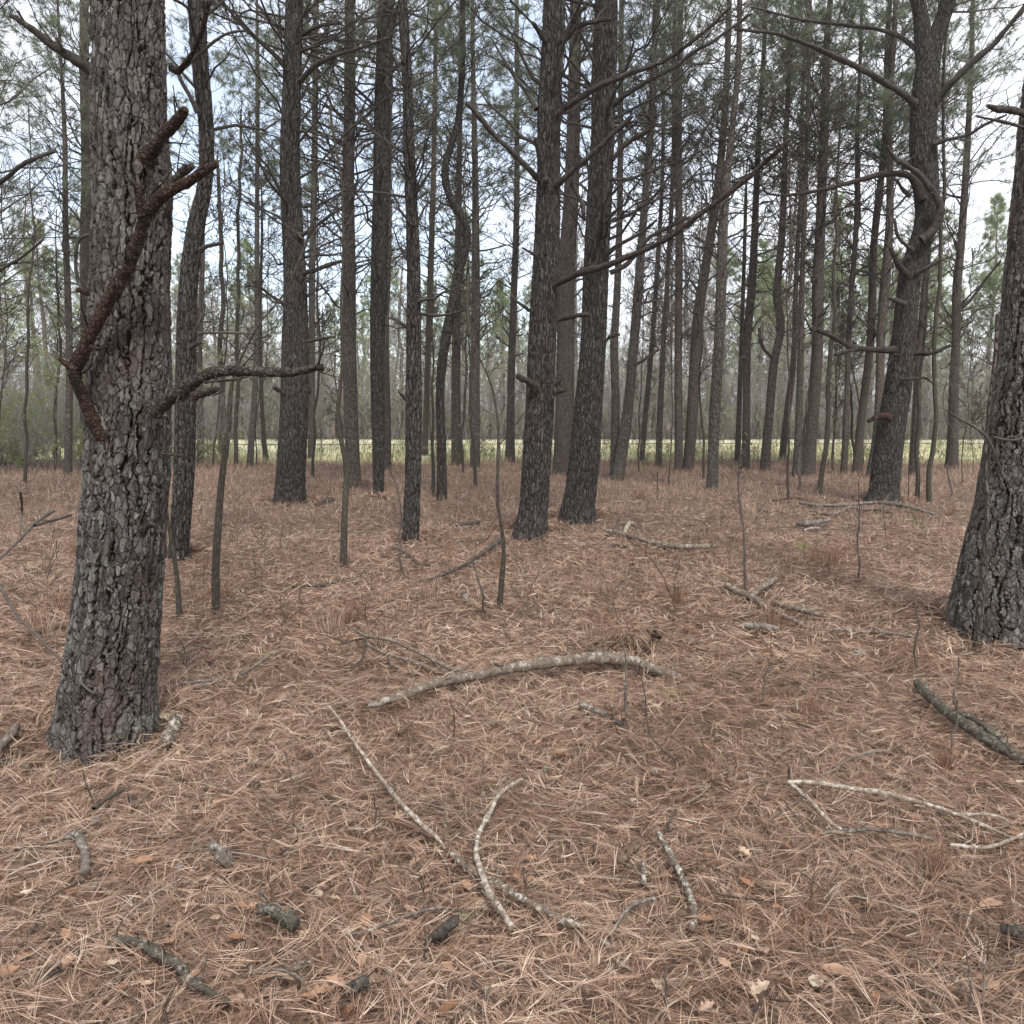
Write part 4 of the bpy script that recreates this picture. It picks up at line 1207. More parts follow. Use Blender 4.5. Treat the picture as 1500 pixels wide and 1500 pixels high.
stick('lichen spotted stick pointing down right, under the pale curved one', 'stick_lichen', [
    [(660, 1268, 7, -.01), (680, 1285, 9, .0), (700, 1300, 10, .0), (733, 1320, 10, .0), (783, 1347, 11, .0), (820, 1366, 11, .0), (850, 1379, 9, .0)]])
stick('pale curved stick arching over the lichen spotted one', 'stick_pale', [
    [(764, 1157, 4, .04), (748, 1168, 5, .03), (733, 1180, 6, .03), (717, 1213, 7, .02), (703, 1243, 7, .02), (700, 1270, 8, .03), (708, 1303, 9, .04), (720, 1333, 10, .03), (735, 1357, 10, .01), (750, 1381, 9, .0)],
    [(706, 1306, 5, .03), (724, 1306, 4, .02), (735, 1318, 4, .0), (738, 1340, 3, 0)],
    [(700, 1263, 4, .03), (712, 1258, 3, .03), (725, 1254, 3, .04)]])
stick('short bent stick with pale spots standing on end right of the lichen stick', 'stick_lichen', [
    [(962, 1238, 8, .03), (972, 1255, 9, .02), (985, 1276, 9, .01), (1000, 1310, 10, .01), (1012, 1338, 10, .01), (1017, 1363, 10, .0), (1012, 1383, 9, .0)],
    [(972, 1240, 3, .02, 'stick_dark'), (980, 1222, 3, .03), (990, 1203, 3, .05)]])
stick('dark hollow stub of branch under a pale broken end, left of the bent stick', 'rotten', [
    [(940, 1253, 10, .03), (928, 1258, 13, .02), (916, 1270, 17, .01), (908, 1285, 18, -.01)],
    [(942, 1282, 8, .0, 'stick_lichen'), (942, 1297, 8, .0), (943, 1312, 7, .0)]], name='branch_stub', cat='branch stub')
stick('charred looking short stub poking out of the needles at bottom centre', 'stick_dark', [
    [(672, 1370, 13, .05), (655, 1383, 15, .03), (640, 1397, 16, .0), (628, 1410, 15, -.03)],
    [(672, 1370, 4, .05, 'stick_brown'), (690, 1376, 3, .03), (715, 1380, 3, .02), (742, 1377, 3, .02)]], name='branch_stub', cat='branch stub')
stick('thin grey twig curving left of the charred stub', 'stick_grey', [
    [(515, 1389, 4, .0), (540, 1384, 4, .01), (568, 1373, 5, .01), (590, 1364, 4, .01), (620, 1354, 4, .02), (645, 1350, 4, .02), (664, 1351, 3, .01)]])
stick('hooked twig below the bent stick, dark above and pale at its tip', 'stick_grey', [
    [(893, 1394, 4, .0), (902, 1378, 5, .01), (912, 1362, 5, .02), (925, 1347, 6, .02), (940, 1340, 6, .02), (960, 1336, 5, .0)]])
stick('gnarled lichen crusted limb in the lower left corner', 'stick_moss', [
    [(160, 1410, 12, -.02), (173, 1403, 14, .0), (190, 1404, 14, .0), (207, 1406, 13, .0), (227, 1417, 14, .0), (253, 1433, 13, .0), (268, 1448, 13, .0), (276, 1459, 12, .0), (290, 1470, 11, .0), (312, 1481, 10, .0), (336, 1492, 8, .0)],
    [(274, 1450, 7, .0), (272, 1458, 9, .0), (268, 1466, 7, .0)]])
stick('thick dark broken chunk of branch under an orange leaf at lower left', 'stick_moss', [[(383, 1352, 13, .0), (400, 1360, 17, .0), (416, 1368, 19, .0), (434, 1378, 19, .0)]], name='branch_stub', cat='branch stub')
stick('grey cut stub half buried right of the curved grey root piece', 'stick_grey', [[(312, 1258, 14, .0), (322, 1268, 18, .0), (334, 1281, 20, .0)]], name='branch_stub', cat='branch stub')
stick('curved grey root piece half sunk in the straw at far left', 'stick_grey', [[(100, 1244, 12, .0), (113, 1246, 13, .01), (121, 1262, 12, .02), (124, 1280, 13, .0), (125, 1298, 13, .0)]], name='root_piece', cat='root')
stick('heavy mossy forked branch entering from the right edge', 'stick_moss', [
    [(1343, 1014, 13, .03), (1360, 1033, 15, .02), (1374, 1046, 14, .02), (1388, 1058, 14, .03), (1420, 1081, 16, .03), (1440, 1094, 16, .02), (1462, 1108, 15, .02), (1500, 1134, 14, .0), (1560, 1176, 12, .0)],
    [(1392, 1056, 8, .05), (1420, 1065, 8, .07), (1440, 1077, 8, .07), (1460, 1092, 8, .06), (1482, 1118, 6, .03)],
    [(1396, 1064, 5, .04, 'stick_grey'), (1408, 1076, 5, .02), (1420, 1088, 4, .0)]])
stick('whitish forked stick with thin side twigs at lower right', 'stick_pale', [
    [(1153, 1161, 6, .03), (1185, 1162, 7, .03), (1240, 1170, 7, .03), (1300, 1180, 7, .02), (1350, 1195, 7, .02), (1405, 1213, 6, .02), (1450, 1231, 5, .01), (1482, 1244, 4, .0), (1510, 1240, 4, .0)],
    [(1157, 1164, 6, .03), (1172, 1177, 6, .02), (1190, 1194, 6, .02), (1215, 1221, 6, .01), (1246, 1241, 5, .0)],
    [(1403, 1211, 4, .02), (1435, 1211, 4, .02), (1462, 1214, 4, .02), (1482, 1226, 3, .0)],
    [(1154, 1160, 3, .03, 'stick_dark'), (1155, 1150, 3, .06), (1156, 1138, 2, .10)]])
stick('greyish stick lying level below the whitish forked one', 'stick_grey', [[(1206, 1237, 5, .0), (1240, 1236, 6, .01), (1275, 1233, 6, .01), (1330, 1240, 6, .01), (1366, 1247, 5, .0)]])
stick('short pale stick against the right edge below the forked one', 'stick_pale', [[(1390, 1255, 5, .0), (1420, 1259, 6, .0), (1445, 1259, 6, .0), (1475, 1250, 5, .01), (1505, 1236, 5, .01)]])
stick('crossed broken sticks piled in the right middle ground', 'stick_log', [
    [(1063, 865, 9, .04), (1080, 873, 9, .03), (1097, 880, 9, .02), (1133, 903, 8, .0), (1173, 922, 7, .0)],
    [(1132, 891, 8, .0), (1150, 897, 8, .0), (1170, 901, 8, .0), (1204, 909, 8, .0)],
    [(1095, 885, 8, .0), (1108, 874, 8, .02), (1120, 865, 9, .02), (1136, 855, 9, .02)],
    [(1075, 915, 4, .0), (1095, 905, 4, .0), (1115, 902, 3, .0)]])
stick('flaky grey slab of rotten wood lying under the crossed sticks', 'chip', [[(1088, 925, 8, .0), (1104, 926, 10, .0), (1122, 928, 10, .0), (1140, 929, 7, .0)]], name='wood_slab', cat='rotten wood')
stick('thin pale stick on the straw left of the huge edge pine', 'stick_grey', [[(1220, 930, 5, .0), (1250, 932, 5, .0), (1280, 933, 6, .0), (1310, 936, 5, .0), (1342, 941, 5, .0)]])
stick('slender twig lying just above the thin pale stick', 'stick_brown', [[(1290, 915, 4, .0), (1320, 913, 4, .0), (1352, 911, 3, .0)]])
stick('weathered branch behind the clearing, right of the paired central pines', 'stick_log', [
    [(888, 780, 5, .02), (905, 785, 7, .02), (930, 792, 7, .02), (960, 802, 7, .0), (1000, 807, 8, .0), (1050, 806, 7, .0)],
    [(888, 791, 4, .0, 'stick_dark'), (898, 779, 4, .03), (907, 765, 3, .1)],
    [(914, 779, 6, .0, 'stick_pale'), (922, 776, 6, .0), (929, 773, 6, .0)],
    [(895, 803, 4, .0, 'stick_dark'), (906, 803, 4, .0), (918, 805, 3, .0)]])
stick('dark slanting branch reaching to the foot of the broad straight pine', 'stick_dark', [
    [(606, 860, 3, .0), (630, 853, 4, .0), (660, 843, 5, .01), (685, 829, 5, .02), (705, 816, 6, .03), (734, 796, 7, .04)],
    [(690, 830, 4, .0, 'stick_grey'), (705, 829, 5, .0), (722, 826, 4, .0)]])
stick('short black twig left of the whip thin green sapling', 'stick_dark', [[(430, 867, 4, .0), (448, 863, 5, .0), (470, 860, 5, .0), (502, 857, 3, .0)]])
stick('blackened stick near the foot of the thin forward pine', 'stick_dark', [[(668, 775, 4, .0), (680, 772, 6, .0), (694, 771, 6, .0), (704, 768, 4, .0)]])
stick('small dark log piece right of the tall pine a third across', 'stick_dark', [[(463, 743, 5, .0), (475, 739, 7, .0), (488, 736, 6, .0)]])
stick('thin bent stick lying in front of the small dark log piece', 'stick_dark', [[(568, 805, 3, .0), (580, 809, 4, .0), (595, 817, 4, .0), (614, 832, 4, .0), (628, 833, 3, .0)]])
stick('long grey branch lying in front of the crooked forked pine', 'stick_grey', [
    [(1172, 741, 4, .0), (1200, 745, 5, .0), (1240, 744, 5, .0), (1280, 741, 5, .02), (1320, 745, 5, .02), (1368, 757, 4, .0)],
    [(1188, 752, 4, .0), (1220, 757, 4, .0), (1246, 746, 4, .02)],
    [(1255, 750, 5, .0), (1280, 750, 5, .0), (1306, 757, 4, .0)]])
stick('brown curved branch behind the long grey one', 'stick_brown', [[(1132, 738, 3, .0), (1160, 734, 4, .02), (1190, 737, 4, .0)]])
stick('chunk of broken wood in the grass below the long grey branch', 'stick_grey', [[(1168, 772, 5, .0), (1182, 773, 8, .0), (1198, 772, 8, .0), (1214, 766, 5, .02)], [(1176, 782, 4, .0, 'stick_pale'), (1190, 778, 4, .0), (1203, 777, 3, .0)]], name='wood_chunk', cat='rotten wood')
stick('white barked broken piece at the foot of the massive left pine', 'stick_lichen', [[(262, 1066, 17, .02), (256, 1078, 18, .01), (250, 1090, 18, .0), (242, 1104, 17, -.01)]], name='branch_stub', cat='branch stub')
stick('pale thin stick running from the massive pine to the white barked piece', 'stick_pale', [[(228, 1058, 6, .03), (240, 1062, 6, .02), (254, 1066, 5, .02)], [(222, 1020, 7, .06), (226, 1025, 7, .05), (229, 1032, 5, .03)]])
stick('pale stick at the left edge beside the massive pine', 'stick_grey', [[(-12, 1128, 11, .0), (4, 1108, 12, .0), (26, 1079, 11, .01)]])
stick('brown log end showing behind the massive left pine', 'stick_brown', [[(38, 938, 6, .0), (60, 932, 9, .02), (82, 927, 10, .02), (112, 921, 10, .02)]])
stick('grey broken stick lying in front of the bowed log', 'stick_grey', [[(850, 1046, 9, .01), (866, 1052, 9, .0), (886, 1061, 8, .0)], [(896, 1066, 6, .0, 'stick_dark'), (906, 1073, 6, .0), (916, 1081, 4, .0)]])
stick('straight brown twig lying left of the grey broken stick', 'stick_brown', [[(826, 1071, 4, .0), (845, 1072, 4, .0), (866, 1073, 4, .0)]])
stick('dark splinter of wood slanting below the left end of the bowed log', 'stick_brown', [[(584, 1090, 4, .0), (596, 1079, 5, .0), (608, 1067, 4, .02)]])
stick('long grey twig on the straw between the massive pine and the bowed log', 'stick_grey', [[(248, 1016, 3, .0), (285, 1011, 4, .0), (330, 1007, 4, .0), (360, 992, 4, .01), (392, 972, 4, .02), (412, 962, 2, .03)], [(330, 1008, 4, .0), (300, 1016, 4, .0), (285, 1021, 3, .0)]])
stick('dark crooked stick in the left foreground, nearly hidden by needles', 'stick_dark', [[(138, 1202, 6, .01), (152, 1191, 6, .0), (172, 1179, 5, .0), (192, 1168, 3, .0)], [(60, 1256, 3, .0), (90, 1250, 3, .0), (128, 1236, 3, .0)]])
stick('small curled twig at the bottom edge of the left foreground', 'stick_grey', [[(372, 1447, 4, .0), (396, 1443, 5, .0), (420, 1445, 5, .0), (438, 1455, 5, .01), (446, 1463, 3, .0)], [(422, 1446, 8, .0, 'stick_lichen'), (440, 1440, 9, .01), (455, 1432, 6, .0)]])
stick('dark stub sunk in a needle hollow left of bottom centre', 'stick_dark', [[(507, 1476, 13, -.01), (520, 1470, 16, .0), (535, 1463, 17, .01)]], name='branch_stub', cat='branch stub')
stick('black rotten stub at the right edge near the bottom', 'stick_dark', [[(1466, 1384, 12, .0), (1484, 1390, 17, .0), (1506, 1398, 18, .0)]], name='branch_stub', cat='branch stub')
stick('brown stick slanting between needles at lower right', 'stick_brown', [[(1296, 1386, 6, .0), (1315, 1393, 7, .0), (1340, 1402, 7, .0), (1362, 1408, 5, .0)]])
stick('thin twig arcing beside the heavy mossy branch', 'stick_grey', [[(1218, 1145, 3, .0), (1244, 1127, 4, .0), (1270, 1118, 4, .01), (1296, 1115, 4, .0)]])
stick('long thin bramble cane sagging across the foot of the massive pine', 'twig', [[(0, 868, 3, .55), (30, 915, 3, .45), (62, 948, 3, .40), (98, 975, 3, .36), (130, 1000, 3, .32), (155, 1021, 3, .25), (178, 1037, 3, .18), (204, 1040, 2, .16)]], name='bramble_cane', cat='bramble')
stick('dry bent cane rising out of the straw at the left edge', 'twig', [[(-5, 830, 3, .25), (25, 800, 3, .4), (50, 775, 3, .5), (80, 755, 3, .6)], [(30, 797, 2, .4), (33, 760, 2, .6), (30, 725, 2, .85)], [(52, 776, 3, .5), (75, 768, 3, .5), (104, 760, 3, .5)]], name='bramble_cane', cat='bramble')

# stump with a dark hollow
def hollow_stump():
    c = on_ground(942, 955); s = px_size(c)
    root = tag(empty("rotten_stump", c), 'small needle covered rotten stump with a dark round hollow', 'stump')
    n, k = 28, 14
    mb = MB()
    ax = norm(np.array([.75, -.6, .12])); up = np.array([0, 0, 1.0]); sv = norm(np.cross(ax, up)); uv = np.cross(sv, ax)
    prof = [(-.21, .02), (-.19, .055), (-.13, .085), (-.05, .098), (.03, .10), (.09, .098), (.105, .092), (.10, .078), (.04, .072), (.0, .052), (-.03, .03), (-.035, .002)]
    th = np.arange(n) * 2 * PI / n
    V = []
    for t, r in prof:
        rr = r * (1 + .10 * np.cos(3 * th + t * 9) + .06 * rs.standard_normal(n))
        V.append(c + up * .078 + ax * (t + .02 * rs.standard_normal(n)[:, None]) * .85 + .80 * rr[:, None] * (np.cos(th)[:, None] * sv + np.sin(th)[:, None] * uv))
    K = len(prof); i = np.arange(K - 1)[:, None]; q = np.arange(n)[None]; q2 = (q + 1) % n
    mb.add(np.concatenate(V), np.stack([i * n + q, i * n + q2, (i + 1) * n + q2, (i + 1) * n + q], -1).reshape(-1, 4))
    mb.build("stump_shell", M['rotten'], root, c)
    mb = MB(); m = 600
    t = rs.uniform(-.22, .0, m); a = rs.uniform(-.3, PI + .3, m); r = .085
    b = c + up * .078 + ax * t[:, None] + r * (np.cos(a)[:, None] * sv + np.sin(a)[:, None] * uv)
    d = norm(rs.normal(0, 1, (m, 3)) * np.array([1, 1, .5])); L = rs.uniform(.08, .17, m)
    tubes(mb, np.stack([b, b + d * (L * .5)[:, None], b + d * L[:, None] - up * (.03)], 1), np.full((m, 3), .0014), 3, 0, rs.uniform(.1, .9, m))
    mb.build("needle_cover", M['litter'], root, c)


hollow_stump()


# ------------------------------------------------------------------ standing dead stems, seedlings and tufts
def stem(label, pts, mat, twigs=3, name='dead_weed', cat='weed', group=None, tl=.16, leaves=None):
    """an upright thin stem: foot on the straw, the other points in its own depth plane"""
    rng = np.random.default_rng(sum(map(ord, label)) + int(pts[0][0]))
    f = on_ground(pts[0][0], pts[0][1]); Y = f[1]
    P, R = traced(pts, Y, (0, rng.normal(0, .05)))
    P[0, 2] -= .03
    K = 14
    line = smooth_line(np.column_stack([P, R]), K)
    hh = float(np.linalg.norm(P[-1] - P[0]))
    kk = np.cumsum(rng.normal(0, 1, (K, 3)) * np.array([1, 1, .2]), 0); kk -= kk[:1]
    line[:, :3] += kk * hh * .016
    mb = MB(); tubes(mb, line[:, :3], np.maximum(line[:, 3] * np.linspace(.95, .6, K), .0011), 6, 0)
    if twigs:
        i = rng.integers(4, K - 1, twigs)
        T_ = norm(line[i, :3] - line[i - 1, :3]); s_ = norm(rng.normal(0, 1, (twigs, 3)) * np.array([1, 1, .4]))
        res, tp = grow(rng, line[i, :3], T_ * .8 + s_, tl * rng.uniform(.5, 1.2, twigs), np.full(twigs, .0018), 2, 0, K=5)
        put_branches(mb, res, 0, (4, 3, 3), .0009)
    o = mb.build(name, M[mat], None, f); o.location = [float(c) for c in f]
    tag(o, label, cat, group)
    return o


stem('dark thin stick standing upright in front of the bowed log', [(920, 1061, 6), (915, 1030, 6), (910, 990, 5), (907, 940, 4)], 'stick_grey', 0)
stem('wiry dead stem with a hanging dried leaf right of the bowed log', [(1117, 1040, 4), (1117, 1005, 3), (1119, 965, 2)], 'twig', 2)
stem('short dead stem left of the mossy branch, with a needle clump round its foot', [(1390, 1120, 6), (1392, 1060, 5), (1389, 1005, 5), (1386, 960, 4)], 'stick_grey', 1)
stem('fine stalk standing between the crossed sticks and the thin pale stick', [(1341, 985, 4), (1341, 935, 4), (1339, 880, 3)], 'twig', 2)
stem('reddish dead stem with a bushy needle foot at lower right', [(1190, 1358, 4), (1191, 1310, 4), (1193, 1262, 3)], 'stick_brown', 2)
stem('bare grey stem standing near the bottom right corner, left one of two', [(1415, 1500, 6), (1419, 1450, 5), (1422, 1395, 4)], 'stick_grey', 1)
stem('bare grey stem standing near the bottom right corner, taller one of two', [(1436, 1500, 6), (1439, 1455, 5), (1443, 1405, 4)], 'stick_grey', 1)
stem('dark standing stem at the bottom edge right of centre', [(978, 1500, 6), (979, 1460, 6), (980, 1422, 5)], 'stick_dark', 0)
stem('leaning grey stem at the bottom edge, right of the dark standing one', [(1095, 1500, 9), (1106, 1470, 7), (1117, 1442, 4)], 'stick_grey', 0)
stem('pale stem leaning at the bottom edge below the charred stub', [(697, 1500, 6), (708, 1470, 6), (719, 1438, 5)], 'stick_grey', 1)
stem('thin upright stem left of the long pale whip', [(547, 1222, 4), (547, 1190, 3), (545, 1165, 3)], 'twig', 1)
stem('pale upright stem beside the middle of the long pale whip', [(648, 1240, 4), (647, 1200, 4), (644, 1160, 3)], 'stick_pale', 0)
stem('slim stem standing between the bowed log and the grey broken stick', [(663, 1085, 3), (663, 1050, 3), (664, 1018, 2)], 'stick_brown', 1)
stem('dark wiry stem right of the grey broken stick', [(1002, 1118, 4), (960, 1070, 3), (950, 1010, 3), (945, 970, 2)], 'twig', 2)
stem('thin dead stem beside the foot of the whip thin sapling', [(714, 905, 4), (712, 865, 4), (706, 825, 3), (712, 790, 2)], 'twig', 3, tl=.3)
stem('twiggy dead stem below the slanting dark branch', [(592, 842, 5), (591, 780, 4), (588, 700, 3), (589, 650, 2)], 'twig', 6, tl=.35)
stem('tall thin dead stem in front of the first reddish leaning pines', [(1255, 850, 3), (1256, 780, 3), (1253, 700, 2)], 'twig', 6, tl=.35)
stem('dead stem with fine twigs before the straight reddish pine', [(1389, 733, 4), (1391, 670, 3), (1388, 610, 3), (1391, 560, 2)], 'twig', 8, tl=.5)
stem('thin dead stem standing between the flared foot and the kinked fork', [(1170, 722, 5), (1171, 670, 4), (1174, 600, 3), (1172, 550, 2)], 'twig', 8, tl=.5)
stem('thin dead stem in front of the bent member of the pine pair', [(988, 880, 3), (970, 840, 3), (952, 810, 3), (948, 790, 2)], 'stick_brown', 3, tl=.25)
rn = np.random.default_rng(77)
SG = 'thin bare stems standing in the needle floor'
cnt = 0
while cnt < 96:
    y = rn.uniform(690, 1010) if cnt < 84 else rn.uniform(1000, 1450)
    x = rn.uniform(10, 1490)
    if y > 800 and rn.uniform() < .35: continue
    P0 = on_ground(x, y)
    if any((P0[0] - b[0]) ** 2 + (P0[1] - b[1]) ** 2 < .1 + b[2] ** 2 for b in TREE_BASES): continue
    s = px_size(P0); Lm = rn.uniform(.25, 1.1) * (1.2 if y < 760 else .62) * (.5 if y > 1000 else 1)
    h = Lm / s
    dx = rn.normal(0, .10) * h
    wpx = rn.uniform(.0030, .0065) / s
    stem('thin bare dead stem standing in the pine straw', [(x, y, wpx), (x + dx * .3, y - h * .5, wpx * .8), (x + dx, y - h, wpx * .5)], 'twig' if rn.uniform() < .75 else 'stick_brown', rn.integers(3, 10) if y < 1000 else rn.integers(1, 3), tl=.28 * Lm + .05, group=SG)
    cnt += 1


def tuft(label, x, y, h, n, spread, mat, name='grass_tuft', cat='grass tuft', lean=.55, wid=.0022, group=None):
    rng = np.random.default_rng(sum(map(ord, label)) + int(x))
    c = on_ground(x, y)
    mb = MB()
    px = c[0] + rng.normal(0, spread, n); py = c[1] + rng.normal(0, spread, n)
    blades(mb, px, py, ground_h(px, py) - .01, h * rng.uniform(.5, 1.1, n), rng.uniform(.1, 1.0, n) * lean, np.full(n, wid), rng, 0, .35)
    o = mb.build(name, M[mat], None, c); o.location = [float(q) for q in c]
    return tag(o, label, cat, group)


tuft('brown tuft of dead grass at the foot of the stem by the mossy branch', 1384, 1135, .22, 130, .022, 'tuft_dry')
tuft('upright brown grass tuft below the whitish forked stick', 1371, 1290, .20, 150, .026, 'tuft_dry')
tuft('low brown grass clump around the reddish dead stem', 1190, 1366, .13, 170, .05, 'tuft_dry')
tuft('wispy dead tuft left of the mossy branch', 1196, 1050, .18, 120, .05, 'tuft_dry')
tuft('brown straw clump piled on the stick left of the huge edge pine', 1335, 965, .20, 190, .07, 'tuft_dry')
tuft('small grass tuft behind the crossed sticks', 1195, 935, .20, 60, .04, 'grass_dry')
tuft('pale green moss sprig by the charred stub', 681, 1362, .085, 70, .014, 'moss', 'moss_sprig', 'moss', .6, .003)
tuft('yellow green sprig at the right end of the bowed log', 985, 1027, .10, 40, .03, 'leaf_green', 'plant_sprig', 'plant', .9, .004)
tuft('tiny green seedling on a stalk left of the bowed log', 391, 965, .09, 30, .008, 'leaf_green', 'seedling', 'plant', 1.0, .006)
tuft('ochre tuft in the grass below the wood chunk', 1176, 806, .14, 90, .045, 'leaf_green', 'grass_tuft', 'grass tuft', .8, .004)
tuft('greenish tuft before the long grey branch', 1340, 768, .16, 70, .045, 'leaf_green', 'grass_tuft', 'grass tuft', .8, .004)
k = 0
while k < 44:
    y = rn.uniform(700, 960); x = rn.uniform(20, 1480)
    P0 = on_ground(x, y)
    if any((P0[0] - b[0]) ** 2 + (P0[1] - b[1]) ** 2 < .1 + b[2] ** 2 for b in TREE_BASES): continue
    tuft('small dry grass tuft growing up through the pine straw', x, y, rn.uniform(.14, .34), 95, .035 + .025 * rn.uniform(), 'tuft_dry' if rn.uniform() < .5 else 'grass_dry', lean=.8, wid=.0035, group='dry grass tufts on the forest floor')
    k += 1


# ------------------------------------------------------------------ dead leaves and bark flakes
def leaf_mesh(mb, c, size, az, rng, tone, lobes=True, curl=.5, tilt=.3):
    m = 9
    t = np.linspace(0, 1, m)
    wdt = np.sin(PI * np.clip(t * .92 + .06, 0, 1)) ** .8 * .30
    if lobes: wdt = wdt * (1 + .38 * np.cos(t * PI * 6 + .4))
    rows = []
    for j in range(m):
        for q, s in enumerate((-1, -.5, 0, .5, 1)):
            x = (t[j] - .5); y = s * wdt[j]
            z = curl * .55 * (y ** 2) * 3 + curl * .25 * (x ** 2) + .03 * rng.normal()
            rows.append((x, y, z))
    V = np.array(rows) * size
    ca, sa = math.cos(az), math.sin(az)
    tl = rng.normal(0, tilt)
    V[:, 2] += V[:, 0] * math.sin(tl)
    V = np.stack([V[:, 0] * ca - V[:, 1] * sa, V[:, 0] * sa + V[:, 1] * ca, V[:, 2] - V[:, 2].min()], -1)
    i = np.arange(m - 1)[:, None]; q = np.arange(4)[None]
    F = np.stack([i * 5 + q, i * 5 + q + 1, (i + 1) * 5 + q + 1, (i + 1) * 5 + q], -1).reshape(-1, 4)
    mb.add(V + c, F, 0, np.clip(tone + rng.normal(0, .03, len(V)), 0, 1))
    L = np.array([V[0 * 5 + 2], V[0 * 5 + 2] + (V[2] - V[22]) * .45 * np.array([1, 1, .2])]) + c
    tubes(mb, np.linspace(L[0], L[1], 4), np.full(4, .0012), 4, 0, None)


def leaf(label, x, y, spx, tone, name='dead_leaf', cat='leaf', group=None, lift=.035, curl=.6, lobes=True):
    rng = np.random.default_rng(int(x * 7 + y))
    c = on_ground(x, y); c[2] += lift
    mb = MB(); leaf_mesh(mb, c, spx * px_size(c), rng.uniform(0, 6.28), rng, tone, lobes, curl)
    o = mb.build(name, M['leaf'], None, c); o.location = [float(q) for q in c]
    return tag(o, label, cat, group)


leaf('pale cream leaf with dark spots at the far left of the foreground', 40, 1325, 26, .97, lobes=False, curl=.2)
leaf('orange curled leaf lying below the grey cut stub', 215, 1279, 38, .45, curl=1.0, lobes=False)
leaf('orange leaf resting against the thick dark chunk of branch', 390, 1368, 24, .42)
leaf('peach leaf beside the gnarled lichen limb', 248, 1400, 32, .55)
leaf('bright orange leaf standing up near the white barked piece', 320, 1187, 22, .50)
leaf('orange brown leaf at the left edge near the bottom', 10, 1445, 36, .45)
leaf('tan leaf at the bottom edge of the left foreground', 470, 1472, 36, .50)
leaf('tan leaf right of the gnarled lichen limb', 492, 1458, 32, .55)
leaf('pale leaf by the middle of the long pale whip', 588, 1207, 24, .85)
leaf('orange leaf lying right of the pale curved stick', 776, 1273, 24, .42)
leaf('reddish leaf standing in the needles before the bowed log', 820, 1120, 24, .25)
leaf('deep red leaf at the bottom right', 1152, 1457, 26, .02, curl=.3)
leaf('long pink tan leaf beside the deep red one', 1225, 1440, 44, .60, lobes=False)
leaf('white curled leaf below the long pink tan one', 1194, 1458, 36, .98, lobes=False)
leaf('tan folded leaf right of the bottom right stems', 1446, 1460, 40, .55, curl=1.1)
leaf('pinkish leaf near the right edge above the black stub', 1450, 1342, 34, .6, lobes=False)
leaf('light tan leaf left of the thick dark chunk', 316, 1363, 20, .75)
leaf('cream leaf low between the bent stick and reddish dead stem', 1112, 1472, 32, .88)
leaf('tan leaf under the heavy mossy branch', 1135, 1080, 18, .9)
leaf('dark leaf hanging on the wiry stem right of the bowed log', 1122, 984, 20, .02, lift=.12, curl=.3, lobes=False)
LG = ('small brown dead leaf half sunk in the pine straw', 'small pale dead leaf half sunk in the pine straw')
for q in range(150):
    y = 760 + 740 * rn.uniform() ** .8; x = rn.uniform(5, 1495)
    P0 = on_ground(x, y)
    if any((P0[0] - b[0]) ** 2 + (P0[1] - b[1]) ** 2 < .05 + b[2] ** 2 for b in TREE_BASES): continue
    pale = rn.uniform() < .45
    leaf(LG[int(pale)], x, y, rn.uniform(.025, .058) / px_size(P0), rn.uniform(.60, .90) if pale else rn.uniform(.1, .6), group=('pale' if pale else 'brown') + ' leaves scattered on the pine straw', lift=rn.uniform(.02, .042), curl=rn.uniform(.3, 1.1), lobes=rn.uniform() < .6)


def flake(label, x, y, spx, mat, group=None, name='bark_flake', cat='bark'):
    rng = np.random.default_rng(int(x * 3 + y * 5)); c = on_ground(x, y); c[2] += .035
    s = spx * px_size(c); mb = MB(); n = 11
    th = np.sort(rng.uniform(0, 2 * PI, n)); r = s * .5 * rng.uniform(.6, 1.1, n)
    az = rng.uniform(0, PI)
    q = np.stack([r * np.cos(th), .55 * r * np.sin(th)], -1)
    q = np.stack([q[:, 0] * math.cos(az) - q[:, 1] * math.sin(az), q[:, 0] * math.sin(az) + q[:, 1] * math.cos(az)], -1)
    tx, ty = rng.normal(0, .25, 2)
    zt = q[:, 0] * tx + q[:, 1] * ty + rng.normal(0, .06, n) * s
    h = s * .22
    V = np.concatenate([np.column_stack([q, zt]), np.column_stack([q * .85, zt + h]), [[0, 0, h * 1.35]]]) + c
    i = np.arange(n); j = (i + 1) % n
    mb.add(V, np.stack([i, j, j + n, i + n], -1)); mb.f.append(np.stack([i + n, j + n, np.full(n, 2 * n)], -1)); mb.m.append(np.zeros(n, np.int32))
    o = mb.build(name, M[mat], None, c, smooth=False); o.location = [float(v) for v in c]
    return tag(o, label, cat, group)


